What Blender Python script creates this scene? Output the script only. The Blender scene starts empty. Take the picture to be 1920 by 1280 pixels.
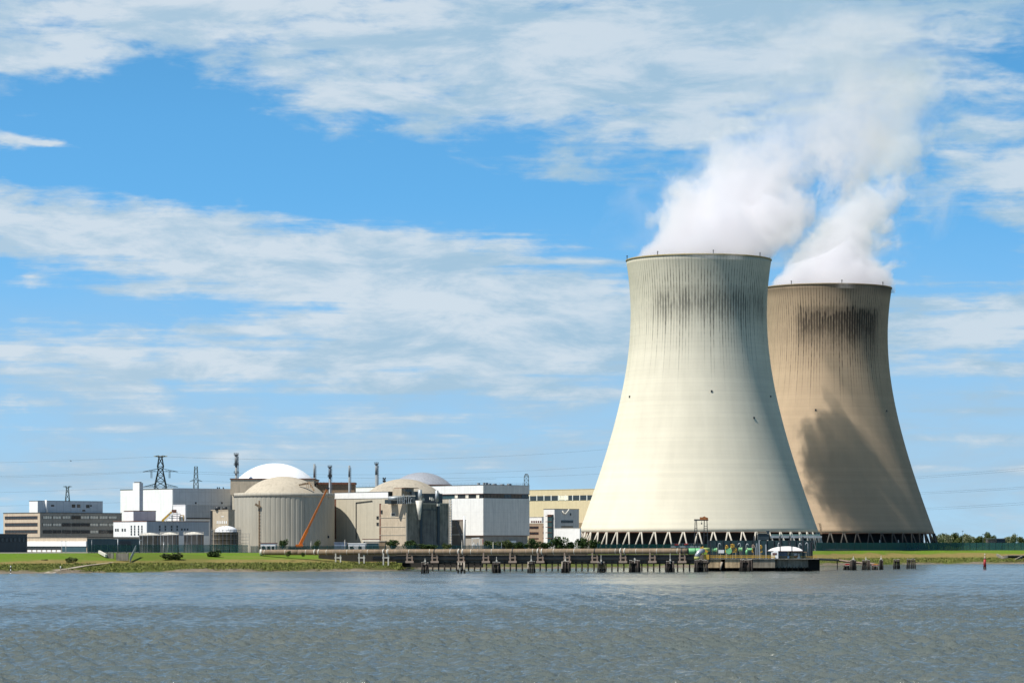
import bpy, math, random
import numpy as np
from mathutils import Vector, Matrix
R = math.radians
random.seed(7); rng = np.random.default_rng(7)
S = bpy.context.scene
COL = S.collection
CAMH = 11.7; F = 6000.0; HOR = 1018.0; GZ = 7.5
SUN_AZ = 61.0; SUN_EL = 56.5

def W(px, py, D):           # a point at distance D that the survey of the photograph puts there
    return Vector(((px-960)*D/F, D, CAMH-(py-HOR)*D/F))
def WX(px, D): return (px-960)*D/F
def WZ(py, D): return CAMH-(py-HOR)*D/F

# ------------------------------------------------------------------ objects
ORG = {}
def tag(o, label=None, cat=None, group=None, kind=None):
    if label: o['label'] = label
    if cat: o['category'] = cat
    if group: o['group'] = group
    if kind: o['kind'] = kind
    return o
def thing(name, label, cat, loc, group=None):
    o = bpy.data.objects.new(name, None); COL.objects.link(o)
    o.location = loc; o.empty_display_size = 1.0
    ORG[o.name] = Vector(loc)
    return tag(o, label, cat, group)
def copy_tree(o, parent=None):
    c = o.copy(); COL.objects.link(c); c.parent = parent
    for ch in list(o.children): copy_tree(ch, c)
    return c

class MB:
    def __init__(s): s.v = []; s.f = []; s.sm = []
    def add(s, vs, fs, smooth=False):
        b = len(s.v); s.v += [tuple(v) for v in vs]
        s.f += [tuple(b+i for i in f) for f in fs]; s.sm += [smooth]*len(fs); return s
    def frame(s, o, ax, ay, az, a0, a1, b0, b1, c0, c1):   # box in a local frame
        o = Vector(o); P = [o+ax*a+ay*b+az*c for c in (c0, c1) for b in (b0, b1) for a in (a0, a1)]
        return s.add(P, [(0,2,3,1),(4,5,7,6),(0,1,5,4),(2,6,7,3),(0,4,6,2),(1,3,7,5)])
    def box(s, c, d, rz=0.0):
        ca, sa = math.cos(rz), math.sin(rz)
        return s.frame(c, Vector((ca,sa,0)), Vector((-sa,ca,0)), Vector((0,0,1)), -d[0]/2, d[0]/2, -d[1]/2, d[1]/2, -d[2]/2, d[2]/2)
    def bar(s, p, q, w, h=None):
        p, q = Vector(p), Vector(q); d = (q-p); L = d.length; d.normalize()
        u = d.cross(Vector((0,0,1)))
        if u.length < 1e-3: u = Vector((1,0,0))
        u.normalize(); v = u.cross(d); h = h or w
        return s.frame(p, d, u, v, 0, L, -w/2, w/2, -h/2, h/2)
    def tube(s, p, q, r0, r1=None, n=10, cap=True):
        p, q = Vector(p), Vector(q); r1 = r0 if r1 is None else r1
        d = (q-p).normalized(); u = d.cross(Vector((0,0,1)))
        if u.length < 1e-3: u = Vector((1,0,0))
        u.normalize(); v = d.cross(u); vs = []
        for c, r in ((p, r0), (q, r1)):
            for k in range(n):
                a = 2*math.pi*k/n; vs.append(c+(u*math.cos(a)+v*math.sin(a))*r)
        s.add(vs, [(k, (k+1) % n, n+(k+1) % n, n+k) for k in range(n)], n > 6)
        if cap:
            b = len(s.v)-2*n
            s.f += [tuple(b+k for k in range(n))[::-1], tuple(b+n+k for k in range(n))]; s.sm += [False, False]
        return s
    def path(s, pts, r, n=10):
        pts = [Vector(p) for p in pts]; m = len(pts); vs = []
        for i, p in enumerate(pts):
            d = (pts[min(i+1, m-1)]-pts[max(i-1, 0)]).normalized()
            u = d.cross(Vector((0.02,0.05,1))).normalized(); v = d.cross(u)
            rr = r[i] if isinstance(r, (list, tuple)) else r
            for k in range(n):
                a = 2*math.pi*k/n; vs.append(p+(u*math.cos(a)+v*math.sin(a))*rr)
        fs = [(i*n+k, i*n+(k+1) % n, (i+1)*n+(k+1) % n, (i+1)*n+k) for i in range(m-1) for k in range(n)]
        s.add(vs, fs, True); b = len(s.v)-m*n
        s.f += [tuple(b+k for k in range(n))[::-1], tuple(b+(m-1)*n+k for k in range(n))]; s.sm += [False, False]
        return s
    def lathe(s, c, prof, n=48, closed=False):
        c = Vector(c); vs = []; m = len(prof)
        for r, z in prof:
            for k in range(n):
                a = 2*math.pi*k/n; vs.append((c.x+r*math.cos(a), c.y+r*math.sin(a), c.z+z))
        fs = [(i*n+k, i*n+(k+1) % n, (i+1)*n+(k+1) % n, (i+1)*n+k) for i in range(m-1) for k in range(n)]
        if closed: fs += [((m-1)*n+k, (m-1)*n+(k+1) % n, (k+1) % n, k) for k in range(n)]
        return s.add(vs, fs, True)
    def prism(s, poly, z0, z1):
        n = len(poly); vs = [(p[0], p[1], z0) for p in poly]+[(p[0], p[1], z1) for p in poly]
        return s.add(vs, [(k, (k+1) % n, n+(k+1) % n, n+k) for k in range(n)]+[tuple(range(n))[::-1], tuple(range(n, 2*n))])
    def build(s, name, mat, parent=None, label=None, loc=None):
        off = ORG[parent.name] if parent is not None else Vector(loc or (0,0,0))
        me = bpy.data.meshes.new(name)
        me.from_pydata([(v[0]-off.x, v[1]-off.y, v[2]-off.z) for v in s.v], [], s.f)
        me.polygons.foreach_set('use_smooth', s.sm)
        if mat: me.materials.append(mat)
        me.update()
        o = bpy.data.objects.new(name, me); COL.objects.link(o)
        if parent is not None: o.parent = parent; ORG[o.name] = off
        else: o.location = off; ORG[o.name] = off
        if label: o['label'] = label
        return o

# ------------------------------------------------------------------ materials
class NT:
    def __init__(s, tree): s.t = tree; s.t.nodes.clear()
    def n(s, typ, ins=None, **kw):
        nd = s.t.nodes.new(typ)
        for k, v in kw.items(): setattr(nd, k, v)
        for k, v in (ins or {}).items(): s.set(nd.inputs[k], v)
        return nd
    def set(s, sock, v):
        if isinstance(v, bpy.types.NodeSocket): s.t.links.new(v, sock)
        elif isinstance(v, bpy.types.Node): s.t.links.new(v.outputs[0], sock)
        else: sock.default_value = v
    def m(s, op, a, b=None, c=None, clamp=False):
        nd = s.t.nodes.new('ShaderNodeMath'); nd.operation = op; nd.use_clamp = clamp
        for i, v in enumerate((a, b, c)):
            if v is not None: s.set(nd.inputs[i], v)
        return nd.outputs[0]
    def mr(s, v, a, b, c=0.0, d=1.0, smooth=False):
        nd = s.t.nodes.new('ShaderNodeMapRange'); nd.interpolation_type = 'SMOOTHSTEP' if smooth else 'LINEAR'
        for i, x in enumerate((v, a, b, c, d)): s.set(nd.inputs[i], x)
        return nd.outputs[0]
    def mix(s, f, a, b, typ='MIX'):
        nd = s.t.nodes.new('ShaderNodeMix'); nd.data_type = 'RGBA'; nd.blend_type = typ
        s.set(nd.inputs[0], f); s.set(nd.inputs[6], a); s.set(nd.inputs[7], b); return nd.outputs[2]
    def noise(s, vec, scale, detail=4, rough=.55, dist=0.0):
        nd = s.t.nodes.new('ShaderNodeTexNoise')
        if vec is not None: s.set(nd.inputs['Vector'], vec)
        nd.inputs['Scale'].default_value = scale; nd.inputs['Detail'].default_value = detail
        nd.inputs['Roughness'].default_value = rough; nd.inputs['Distortion'].default_value = dist
        return nd.outputs['Fac']
    def scale(s, vec, sc, loc=(0,0,0), rot=(0,0,0)):
        nd = s.t.nodes.new('ShaderNodeMapping'); s.set(nd.inputs['Vector'], vec)
        nd.inputs['Scale'].default_value = sc; nd.inputs['Location'].default_value = loc; nd.inputs['Rotation'].default_value = rot
        return nd.outputs[0]
def c4(c): return (c[0], c[1], c[2], 1.0)
def newmat(name):
    m = bpy.data.materials.new(name); m.use_nodes = True; return m, NT(m.node_tree)
def finish(nt, col, rough=.8, metal=0.0, bump=None, spec=.3):
    b = nt.n('ShaderNodeBsdfPrincipled'); nt.set(b.inputs['Base Color'], col); nt.set(b.inputs['Roughness'], rough)
    b.inputs['Metallic'].default_value = metal; b.inputs['Specular IOR Level'].default_value = spec
    if bump is not None: nt.set(b.inputs['Normal'], bump)
    nt.n('ShaderNodeOutputMaterial', {'Surface': b.outputs[0]}); return b
def mat(name, col, rough=.8, metal=0.0, var=.14, sc=.35, streak=.12, lines=None, bump=0.0, spec=.3, dirt=None):
    """weathered surface: blotches, rain streaks running down, optional sheet or formwork joints (axis spacing in m)"""
    m, nt = newmat(name)
    tc = nt.n('ShaderNodeTexCoord').outputs['Object']
    n1 = nt.noise(tc, sc, 5, .6)
    st = nt.noise(nt.scale(tc, (1.1, 1.1, .07)), 1.0, 4, .6)
    f = nt.m('ADD', nt.mr(n1, .25, .75, 1-var, 1+var), nt.mr(st, .3, .7, -streak, streak))
    col_s = nt.mix(1.0, c4(col), nt.n('ShaderNodeCombineColor', {0: f, 1: f, 2: f}).outputs[0], 'MULTIPLY')
    if dirt:
        col_s = nt.mix(nt.mr(nt.noise(nt.scale(tc, (.5,.5,.12)), 1.3, 5, .65), .5, .72, 0, .75), col_s, c4(dirt))
    if lines:
        sp = nt.n('ShaderNodeSeparateXYZ', {0: tc})
        tot = None
        for ax, step, wid, dark in lines:
            fr = nt.m('FRACT', nt.m('DIVIDE', sp.outputs[ax] if isinstance(ax, int) else nt.m('ADD', sp.outputs[0], nt.m('MULTIPLY', sp.outputs[1], .37)), step))
            l = nt.m('MULTIPLY', nt.m('LESS_THAN', fr, wid), dark)
            tot = l if tot is None else nt.m('MAXIMUM', tot, l)
        col_s = nt.mix(tot, col_s, (0.02, 0.02, 0.02, 1))
    bp = None
    if bump:
        bp = nt.n('ShaderNodeBump', {'Strength': .6, 'Distance': bump, 'Height': nt.noise(tc, sc*6, 4)}).outputs[0]
    finish(nt, col_s, rough, metal, bp, spec)
    return m

MT = {}
def fence_mat(op=.40):
    m, nt = newmat('green_fence_mesh')
    p = nt.n('ShaderNodeBsdfPrincipled', {'Base Color': (.025,.11,.11,1), 'Roughness': .8}); t = nt.n('ShaderNodeBsdfTransparent')
    x = nt.n('ShaderNodeMixShader', {0: op, 1: t.outputs[0], 2: p.outputs[0]})     # wire mesh far finer than a pixel
    nt.n('ShaderNodeOutputMaterial', {'Surface': x.outputs[0]}); return m
def M(k): return MT[k]
def defs():
    d = MT
    d['white'] = mat('white_cladding', (.80,.79,.76), .55, var=.05, streak=.06, lines=[('xy', 4.2, .09, .05), (2, 5.2, .06, .04)])
    d['white_plain'] = mat('white_paint', (.80,.79,.77), .5, var=.06, streak=.06)
    d['shade_clad'] = mat('shade_toned_cladding', (.60,.62,.63), .6, var=.06, streak=.06, lines=[('xy', 4.2, .09, .13), (2, 5.2, .06, .12)])  # white cladding toned down, shade of the right faces put into the colour
    d['conc'] = mat('pale_concrete', (.42,.38,.31), .9, var=.12, streak=.14, lines=[(2, 3.2, .03, .25)], bump=.05)
    d['conc_tan'] = mat('tan_concrete', (.46,.38,.28), .9, var=.13, streak=.14, bump=.05)
    d['conc_dark'] = mat('stained_shade_concrete', (.24,.22,.18), .9, var=.25, streak=.3, bump=.08, dirt=(.05,.05,.04))  # stained concrete, doubling as the painted shade of two walls
    d['beige'] = mat('beige_panels', (.50,.45,.35), .7, var=.05, streak=.06, lines=[('xy', 2.2, .05, .22)])
    d['tan'] = mat('tan_cladding', (.62,.50,.33), .7, var=.05, streak=.05, lines=[('xy', 2.5, .03, .15)])
    d['brown'] = mat('brown_cladding', (.27,.19,.12), .75, var=.1)
    d['tanwall'] = mat('tan_brick', (.52,.42,.31), .85, var=.08, lines=[(2, .9, .05, .1)])
    d['teal'] = mat('teal_panels', (.035,.075,.085), .35, var=.15, lines=[('xy', 2.4, .05, .5)], spec=.5)
    d['navyteal'] = mat('dark_teal_sheeting', (.02,.045,.05), .6, var=.25, streak=.3, lines=[('xy', .9, .12, .5)])
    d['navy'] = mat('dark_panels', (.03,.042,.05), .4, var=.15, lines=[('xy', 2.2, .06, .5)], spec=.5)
    d['glass'] = mat('window_glass', (.03,.035,.04), .12, var=.3, sc=.8, spec=.6)
    d['blind'] = mat('pale_blinds', (.80,.74,.62), .6, var=.3, sc=1.2, lines=[('xy', .9, .10, .5)])
    d['redframe'] = mat('dark_red_frame', (.10,.03,.025), .6)
    d['roof'] = mat('roof_felt', (.10,.095,.09), .9)
    d['darkred'] = mat('rust_trim', (.16,.07,.045), .8)
    d['dome_w'] = mat('white_dome_coating', (.85,.86,.88), .5, var=.03, streak=.02)
    d['dome_s'] = mat('silver_dome_sheet', (.42,.43,.46), .42, .35, var=.08)
    d['steel'] = mat('grey_steel', (.34,.36,.37), .5, .3, var=.15, streak=.15)
    d['stackgrey'] = mat('grey_stack_paint', (.21,.23,.24), .55, .1, var=.12, streak=.18)
    d['darksteel'] = mat('dark_steel', (.045,.05,.055), .5, .4, var=.2)
    d['galv'] = mat('galvanised_steel', (.16,.18,.20), .5, .4, var=.15)
    d['tank'] = mat('tank_steel', (.26,.25,.24), .55, .25, var=.1, streak=.2, lines=[(2, 1.8, .04, .25)])
    d['orange'] = mat('orange_paint', (.55,.14,.015), .45, var=.12)
    d['yellow'] = mat('yellow_paint', (.55,.33,.05), .5, var=.15)
    d['mint'] = mat('mint_green_paint', (.20,.50,.24), .45, var=.1)
    d['pipe'] = mat('weathered_pipe', (.215,.155,.10), .85, var=.18, sc=.25, streak=.2, bump=.03, dirt=(.14,.12,.09))
    d['strap'] = mat('galvanised_strap', (.62,.58,.50), .6, var=.12)
    d['rustsup'] = mat('rusty_support', (.36,.27,.21), .85, var=.2, dirt=(.14,.09,.06))
    d['pile'] = mat('tarred_timber', (.035,.027,.022), .75, var=.4, sc=1.5, streak=.4, dirt=(.055,.038,.03))
    d['pilewet'] = mat('wet_timber', (.009,.009,.008), .65, var=.3, spec=.12)
    d['palewood'] = mat('bleached_timber', (.33,.28,.22), .85, var=.3, streak=.3)
    d['red'] = mat('red_paint', (.33,.03,.03), .5, var=.15)
    d['fence'] = fence_mat(); d['fence_close'] = fence_mat(.74)
    d['inner'] = mat('cooling_fill', (.012,.016,.018), .8, var=.3)
    d['bark'] = mat('bark', (.07,.05,.035), .9)
    d['bluegrey'] = mat('blue_grey_panel', (.16,.20,.27), .6)
    d['col2'] = mat('shade_column_concrete', (.075,.07,.062), .9, var=.15)  # darker copy of the column concrete, shade painted in
    d['col'] = mat('column_concrete', (.50,.46,.39), .9, var=.1)
defs()

def shell_mat(name, base, stain, kind):
    m, nt = newmat(name)
    tc = nt.n('ShaderNodeTexCoord').outputs['Object']
    sp = nt.n('ShaderNodeSeparateXYZ', {0: tc})
    x, y, z = sp.outputs
    ang = nt.m('ARCTAN2', x, nt.m('MULTIPLY', y, -1.0))        # 0 faces the river
    cyl = nt.n('ShaderNodeCombineXYZ', {0: nt.m('MULTIPLY', ang, 45.0), 1: z, 2: 0.0}).outputs[0]
    # casting lifts and blotches
    big = nt.noise(nt.scale(cyl, (.03,.018,1)), 1.0, 5, .6)
    lift = nt.noise(nt.scale(cyl, (.004,.55,1)), 1.0, 3, .7)
    f = nt.m('ADD', nt.mr(big, .3, .7, .93, 1.05), nt.mr(lift, .3, .7, -.045, .045))
    fr = nt.m('FRACT', nt.m('DIVIDE', z, 2.6))
    f = nt.m('SUBTRACT', f, nt.m('MULTIPLY', nt.m('LESS_THAN', fr, .1), .014))
    col = nt.mix(1.0, c4(base), nt.n('ShaderNodeCombineColor', {0: f, 1: f, 2: f}).outputs[0], 'MULTIPLY')
    zl = nt.m('FLOOR', nt.m('DIVIDE', z, 2.6)); al = nt.m('FLOOR', nt.m('MULTIPLY', ang, 11.0))
    wl = nt.n('ShaderNodeTexWhiteNoise', {'W': zl}, noise_dimensions='1D').outputs['Value']
    wp = nt.n('ShaderNodeTexWhiteNoise', {'Vector': nt.n('ShaderNodeCombineXYZ', {0: al, 1: nt.m('FLOOR', nt.m('DIVIDE', z, 7.8)), 2: 0.0}).outputs[0]}, noise_dimensions='2D').outputs['Value']
    pk = nt.m('ADD', nt.m('ADD', nt.mr(wl, 0, 1, .965, 1.03), nt.mr(wp, 0, 1, -.014, .012)), nt.mr(nt.noise(nt.scale(cyl, (.16,.02,1)), 1.0, 4, .6), .3, .7, -.04, .04))
    col = nt.mix(1.0, col, nt.n('ShaderNodeCombineColor', {0: pk, 1: pk, 2: pk}).outputs[0], 'MULTIPLY')
    # weathered, greener top
    col = nt.mix(nt.mr(nt.m('ADD', z, nt.mr(big, 0, 1, -25, 25)), 105, 165, 0, .55, True), col, c4(stain['top']))
    # meridional runs
    N = 142
    q = nt.m('MULTIPLY', ang, N/(2*math.pi))
    cell = nt.m('FLOOR', q); fq = nt.m('ABSOLUTE', nt.m('SUBTRACT', nt.m('FRACT', q), .5))
    h = nt.n('ShaderNodeTexWhiteNoise', {'W': cell}, noise_dimensions='1D').outputs['Value']
    h2 = nt.n('ShaderNodeTexWhiteNoise', {'W': nt.m('ADD', cell, 31.7)}, noise_dimensions='1D').outputs['Value']
    brk = nt.noise(nt.n('ShaderNodeCombineXYZ', {0: nt.m('MULTIPLY', cell, 3.3), 1: nt.m('MULTIPLY', z, .12), 2: 0.0}).outputs[0], 1.0, 4, .7)
    line = nt.mr(fq, .10, .17, 1, 0, True)
    z0, z1 = stain['run']
    amt = nt.m('MULTIPLY', nt.mr(nt.m('ADD', z, nt.m('MULTIPLY', h, 26)), z0, z1, 0, 1, True), nt.mr(z, 156, 168, 1, .35))
    amt = nt.m('MULTIPLY', amt, nt.mr(brk, .34, .6, .15, 1))
    a0, a1 = stain['arc']
    win = nt.m('MULTIPLY', nt.mr(ang, a0-.5, a0+.15, .55, 1, True), nt.mr(ang, a1-.2, a1+.4, 1, .55, True))
    amt = nt.m('MULTIPLY', amt, win)
    col = nt.mix(nt.m('MULTIPLY', nt.m('MULTIPLY', line, amt), stain['runs']), col, c4(stain['ink']))
    # soot tongues below the rim
    sz0, sz1 = stain['soot']
    lowf = nt.noise(nt.scale(cyl, (.075,0,1), loc=(kind*3.7,0,0)), 1.0, 3, .6)
    top = nt.m('ADD', nt.m('SUBTRACT', sz1, nt.m('MULTIPLY', h2, 7.0)), nt.mr(lowf, .3, .7, -4, 3))
    wid = nt.mr(fq, .22, .40, 1, 0, True)
    band = nt.m('MULTIPLY', nt.mr(z, nt.m('SUBTRACT', top, stain.get('soft', 2.2)), top, 1, 0, True), nt.mr(nt.m('ADD', nt.m('ADD', z, nt.m('MULTIPLY', h, 10)), nt.mr(lowf, .3, .7, -6, 5)), sz0-6, sz0+12, 0, 1, True))
    speck = nt.noise(nt.scale(cyl, (.5,.16,1)), 1.0, 5, .7)
    sw = nt.m('MULTIPLY', nt.mr(ang, a0-.1, a0+.2, 0, 1, True), nt.mr(ang, a1-.15, a1+.12, 1, 0, True))
    soot = nt.m('MULTIPLY', nt.m('MULTIPLY', nt.m('MULTIPLY', band, nt.mr(lowf, .36, .5, .7, 1)), sw), nt.mr(nt.m('ADD', speck, nt.m('MULTIPLY', wid, stain['tong'])), .42, .72, 0, 1, True))
    col = nt.mix(nt.m('MULTIPLY', soot, stain['sootk']), col, c4(stain['ink']))
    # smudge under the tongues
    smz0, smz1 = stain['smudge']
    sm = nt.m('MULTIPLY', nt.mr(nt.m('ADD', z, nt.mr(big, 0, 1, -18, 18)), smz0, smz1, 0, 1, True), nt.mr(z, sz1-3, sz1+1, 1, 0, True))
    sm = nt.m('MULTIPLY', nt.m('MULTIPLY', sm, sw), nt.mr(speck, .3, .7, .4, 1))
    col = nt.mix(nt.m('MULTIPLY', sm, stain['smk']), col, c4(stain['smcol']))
    if stain.get('rimk'):
        col = nt.mix(nt.m('MULTIPLY', nt.mr(z, 160, 169, 0, stain['rimk'], True), nt.mr(big, .35, .6, .3, 1)), col, c4(stain['smcol']))
    bh = nt.m('ADD', nt.m('MULTIPLY', nt.noise(nt.scale(cyl, (.5,.5,1)), 1, 4), .3), nt.m('MULTIPLY', nt.m('MULTIPLY', line, amt), .25))
    bp = nt.n('ShaderNodeBump', {'Strength': .5, 'Distance': .25, 'Height': bh}).outputs[0]
    finish(nt, col, .92, 0, bp, .15)
    return m

# ------------------------------------------------------------------ camera, sun, sky
cam = bpy.data.cameras.new('camera'); co = bpy.data.objects.new('camera', cam); COL.objects.link(co)
co.location = (0, 0, CAMH); co.rotation_euler = (R(90), 0, 0)
cam.sensor_width = 36; cam.lens = 36*F/1920; cam.shift_y = (HOR-640)/1920; cam.clip_end = 60000; cam.clip_start = .5
S.camera = co
sdir = Vector((-math.sin(R(SUN_AZ))*math.cos(R(SUN_EL)), -math.cos(R(SUN_AZ))*math.cos(R(SUN_EL)), math.sin(R(SUN_EL))))
sl = bpy.data.lights.new('sun', 'SUN'); so = bpy.data.objects.new('sun', sl); COL.objects.link(so)
sl.energy = 5.0; sl.angle = R(.53); sl.color = (1, .965, .895)
so.rotation_euler = (-sdir).to_track_quat('-Z', 'Y').to_euler(); so.location = (-300, 600, 500)

def make_world():
    w = bpy.data.worlds.new('World'); S.world = w; w.use_nodes = True
    nt = NT(w.node_tree)
    d = nt.n('ShaderNodeTexCoord').outputs['Generated']
    sp = nt.n('ShaderNodeSeparateXYZ', {0: d}); x, y, z = sp.outputs
    # the clear part of the air: look a little higher up than the grey horizon band
    zz = nt.m('ADD', nt.m('MULTIPLY', nt.m('MAXIMUM', z, 0.0), 2.6), .14)
    v = nt.n('ShaderNodeVectorMath', {0: nt.n('ShaderNodeCombineXYZ', {0: x, 1: y, 2: zz}).outputs[0]}, operation='NORMALIZE').outputs[0]
    sky = nt.n('ShaderNodeTexSky', {'Vector': v}, sky_type='NISHITA', sun_disc=False, sun_elevation=R(SUN_EL), sun_rotation=R(180+SUN_AZ),
               air_density=1.0, dust_density=.3, ozone_density=1.6)
    hs = nt.n('ShaderNodeHueSaturation', {'Hue': .485, 'Saturation': 1.30, 'Value': 1.0, 'Color': sky.outputs[0]}).outputs[0]
    br = nt.mr(z, .13, .48, 1.52, .44)
    hs = nt.n('ShaderNodeVectorMath', {0: hs, 3: br}, operation='SCALE').outputs[0]
    # azimuth and elevation, in the survey's unit (thousandths of 1/6 radian)
    az = nt.m('ARCTAN2', x, y); el = nt.m('ARCSINE', z)
    u = nt.m('ADD', nt.m('MULTIPLY', az, 6.0), .96); vv = nt.m('SUBTRACT', 1.018, nt.m('MULTIPLY', el, 6.0))
    uv = nt.n('ShaderNodeCombineXYZ', {0: u, 1: vv, 2: 0.0}).outputs[0]
    # wavy warp so that the banks have no clean outline
    wn = nt.t.nodes.new('ShaderNodeTexNoise'); nt.set(wn.inputs['Vector'], nt.scale(uv, (3.0, 8.0, 1))); wn.inputs['Scale'].default_value = 1; wn.inputs['Detail'].default_value = 5; wn.inputs['Roughness'].default_value = .6
    off = nt.n('ShaderNodeVectorMath', {0: nt.n('ShaderNodeVectorMath', {0: wn.outputs['Color'], 1: (.5,.5,.5)}, operation='SUBTRACT').outputs[0], 1: (.22,.09,0)}, operation='MULTIPLY').outputs[0]
    uw = nt.n('ShaderNodeVectorMath', {0: uv, 1: off}, operation='ADD').outputs[0]
    def blob(cx, cy, sx, sy, wgt, rot=0):
        mp = nt.t.nodes.new('ShaderNodeMapping'); mp.vector_type = 'TEXTURE'
        nt.set(mp.inputs['Vector'], uw); mp.inputs['Location'].default_value = (cx/1000, cy/1000, 0)
        mp.inputs['Scale'].default_value = (sx/1000, sy/1000, 1); mp.inputs['Rotation'].default_value = (0, 0, R(rot))
        g = nt.n('ShaderNodeTexGradient', {0: mp.outputs[0]}, gradient_type='QUADRATIC_SPHERE').outputs['Fac']
        return nt.m('MULTIPLY', g, wgt)
    tot = None
    for b in BLOBS:
        b = b[:4]+(b[4]*(.98 if b[4] > 0 else 1),)+b[5:]; k = blob(*b); tot = k if tot is None else nt.m('ADD', tot, k)
    tot = nt.m('ADD', tot, nt.mr(vv, -.30, -.04, .06, .10))
    n1 = nt.noise(nt.scale(uv, (3.6, 10.5, 1), rot=(0,0,R(3))), 1.0, 9, .60, .35)
    n2 = nt.noise(nt.scale(uv, (9.0, 26.0, 1)), 1.0, 6, .6, .3)
    dens = nt.m('ADD', nt.m('ADD', nt.mr(n1, .25, .75, -.34, .34), nt.m('MULTIPLY', nt.mr(n2, .3, .7, -.20, .20), nt.mr(vv, 0, .7, 1.1, .8))), tot)
    stk = nt.noise(nt.scale(uv, (1.6, 34.0, 1), rot=(0,0,R(2.5))), 1.0, 6, .6, .2)
    dens = nt.m('ADD', dens, nt.m('MULTIPLY', nt.mr(stk, .3, .7, -.30, .30), nt.mr(vv, .25, .5, .3, 1)))
    cov = nt.mr(dens, .02, .56, 0, .92, True)
    # thin veil low down
    veil = nt.m('MULTIPLY', nt.mr(vv, .36, .92, 0, .86, True), nt.mr(n1, .3, .7, .7, 1.1))
    sh = nt.noise(nt.scale(uv, (4.0, 13.0, 1), loc=(4.1, 2.2, 0)), 1.0, 8, .64, .3)
    lit = nt.m('MULTIPLY', nt.mr(sh, .36, .62, 0, 1, True), nt.mr(dens, .1, .6, .35, 1.0))
    lit = nt.m('ADD', lit, nt.mr(u, 0, 1.3, .25, -.12))
    ccol = nt.mix(nt.mr(lit, 0, 1, 0, 1), c4(CLD_D), c4(CLD_L))
    col = nt.mix(veil, hs, c4(VEIL))
    col = nt.mix(cov, col, ccol)
    bg = nt.n('ShaderNodeBackground', {'Color': col, 'Strength': .12})
    nt.n('ShaderNodeOutputWorld', {'Surface': bg.outputs[0]})
    w.cycles.sampling_method = 'MANUAL'; w.cycles.sample_map_resolution = 512
CLD_L = (4.55, 5.15, 5.65); CLD_D = (2.65, 3.85, 4.85); VEIL = (2.75, 3.75, 4.65)
BLOBS = [  # centre, size, weight, tilt: where the cloud banks and the clear patches hang
    (250,20,1000,190,.75,0), (900,110,900,230,.75,0), (1500,60,900,260,.75,0), (650,205,330,75,.5,0), (60,130,330,75,.5,0),
    (1250,210,420,210,.55,0), (1050,320,260,90,.35,8), (1900,330,330,140,.8,0), (1900,420,160,40,.3,0),
    (330,235,420,130,-.95,0), (560,355,760,130,-.95,4), (1000,400,420,120,-.6,0), (60,320,300,90,-.6,0),
    (1780,470,200,120,-.8,0), (1010,275,200,50,-.45,0),
    (80,285,330,26,.85,12), (10,345,60,24,.4,0),
    (200,430,800,110,.9,3), (650,520,950,150,1.0,5), (1050,590,560,170,.85,5), (60,515,190,45,.5,0), (50,570,180,50,-.55,0),
    (420,685,800,60,1.0,1), (820,650,800,110,.6,0), (500,615,330,34,.5,0), (250,605,330,36,-.4,0),
    (1850,620,420,170,.85,0), (40,750,140,20,.5,0), (1300,480,160,160,-.2,0), (800,735,900,40,.35,0), (1000,800,900,40,.3,0),
]
make_world()
S.view_settings.view_transform = 'Standard'; S.view_settings.look = 'None'; S.view_settings.exposure = 0.28; S.view_settings.gamma = 1.0
S.render.engine = 'CYCLES'
cy = S.cycles
cy.use_denoising = True; cy.max_bounces = 10; cy.volume_bounces = 8; cy.diffuse_bounces = 3; cy.glossy_bounces = 3
cy.volume_step_rate = 1.0; cy.volume_max_steps = 256; cy.use_adaptive_sampling = True; cy.adaptive_threshold = .015
cy.sample_clamp_indirect = 10

# ------------------------------------------------------------------ the river
SHORE = [(-9000,1130),(-4000,1150),(-1000,1190),(0,1231),(100,1238),(300,1298),(480,1308),(640,1330),(745,1352),(778,1425),(800,1445),(1000,1480),(1300,1550),
         (1540,1680),(1600,1735),(1700,1790),(1800,1815),(1920,1820),(2500,1825),(5000,1840),(12000,1850)]
def shore(px): return np.interp(px, [a for a, b in SHORE], [b for a, b in SHORE])

def mesh_grid(name, V, nr, nc, material, attr=None, loc=(0,0,0)):
    me = bpy.data.meshes.new(name)
    idx = np.arange(nr*nc).reshape(nr, nc)
    q = np.stack([idx[:-1,:-1], idx[:-1,1:], idx[1:,1:], idx[1:,:-1]], -1).reshape(-1, 4)
    me.vertices.add(len(V)); me.vertices.foreach_set('co', V.astype(np.float32).ravel())
    me.loops.add(q.size); me.loops.foreach_set('vertex_index', q.ravel().astype(np.int32))
    me.polygons.add(len(q)); me.polygons.foreach_set('loop_start', np.arange(0, q.size, 4, dtype=np.int32))
    me.polygons.foreach_set('use_smooth', np.ones(len(q), bool))
    for k, a in (attr or {}).items():
        at = me.attributes.new(k, 'FLOAT', 'POINT'); at.data.foreach_set('value', a.astype(np.float32).ravel())
    me.update(calc_edges=True); me.validate()
    me.materials.append(material)
    o = bpy.data.objects.new(name, me); COL.objects.link(o); o.location = loc
    return o

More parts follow.
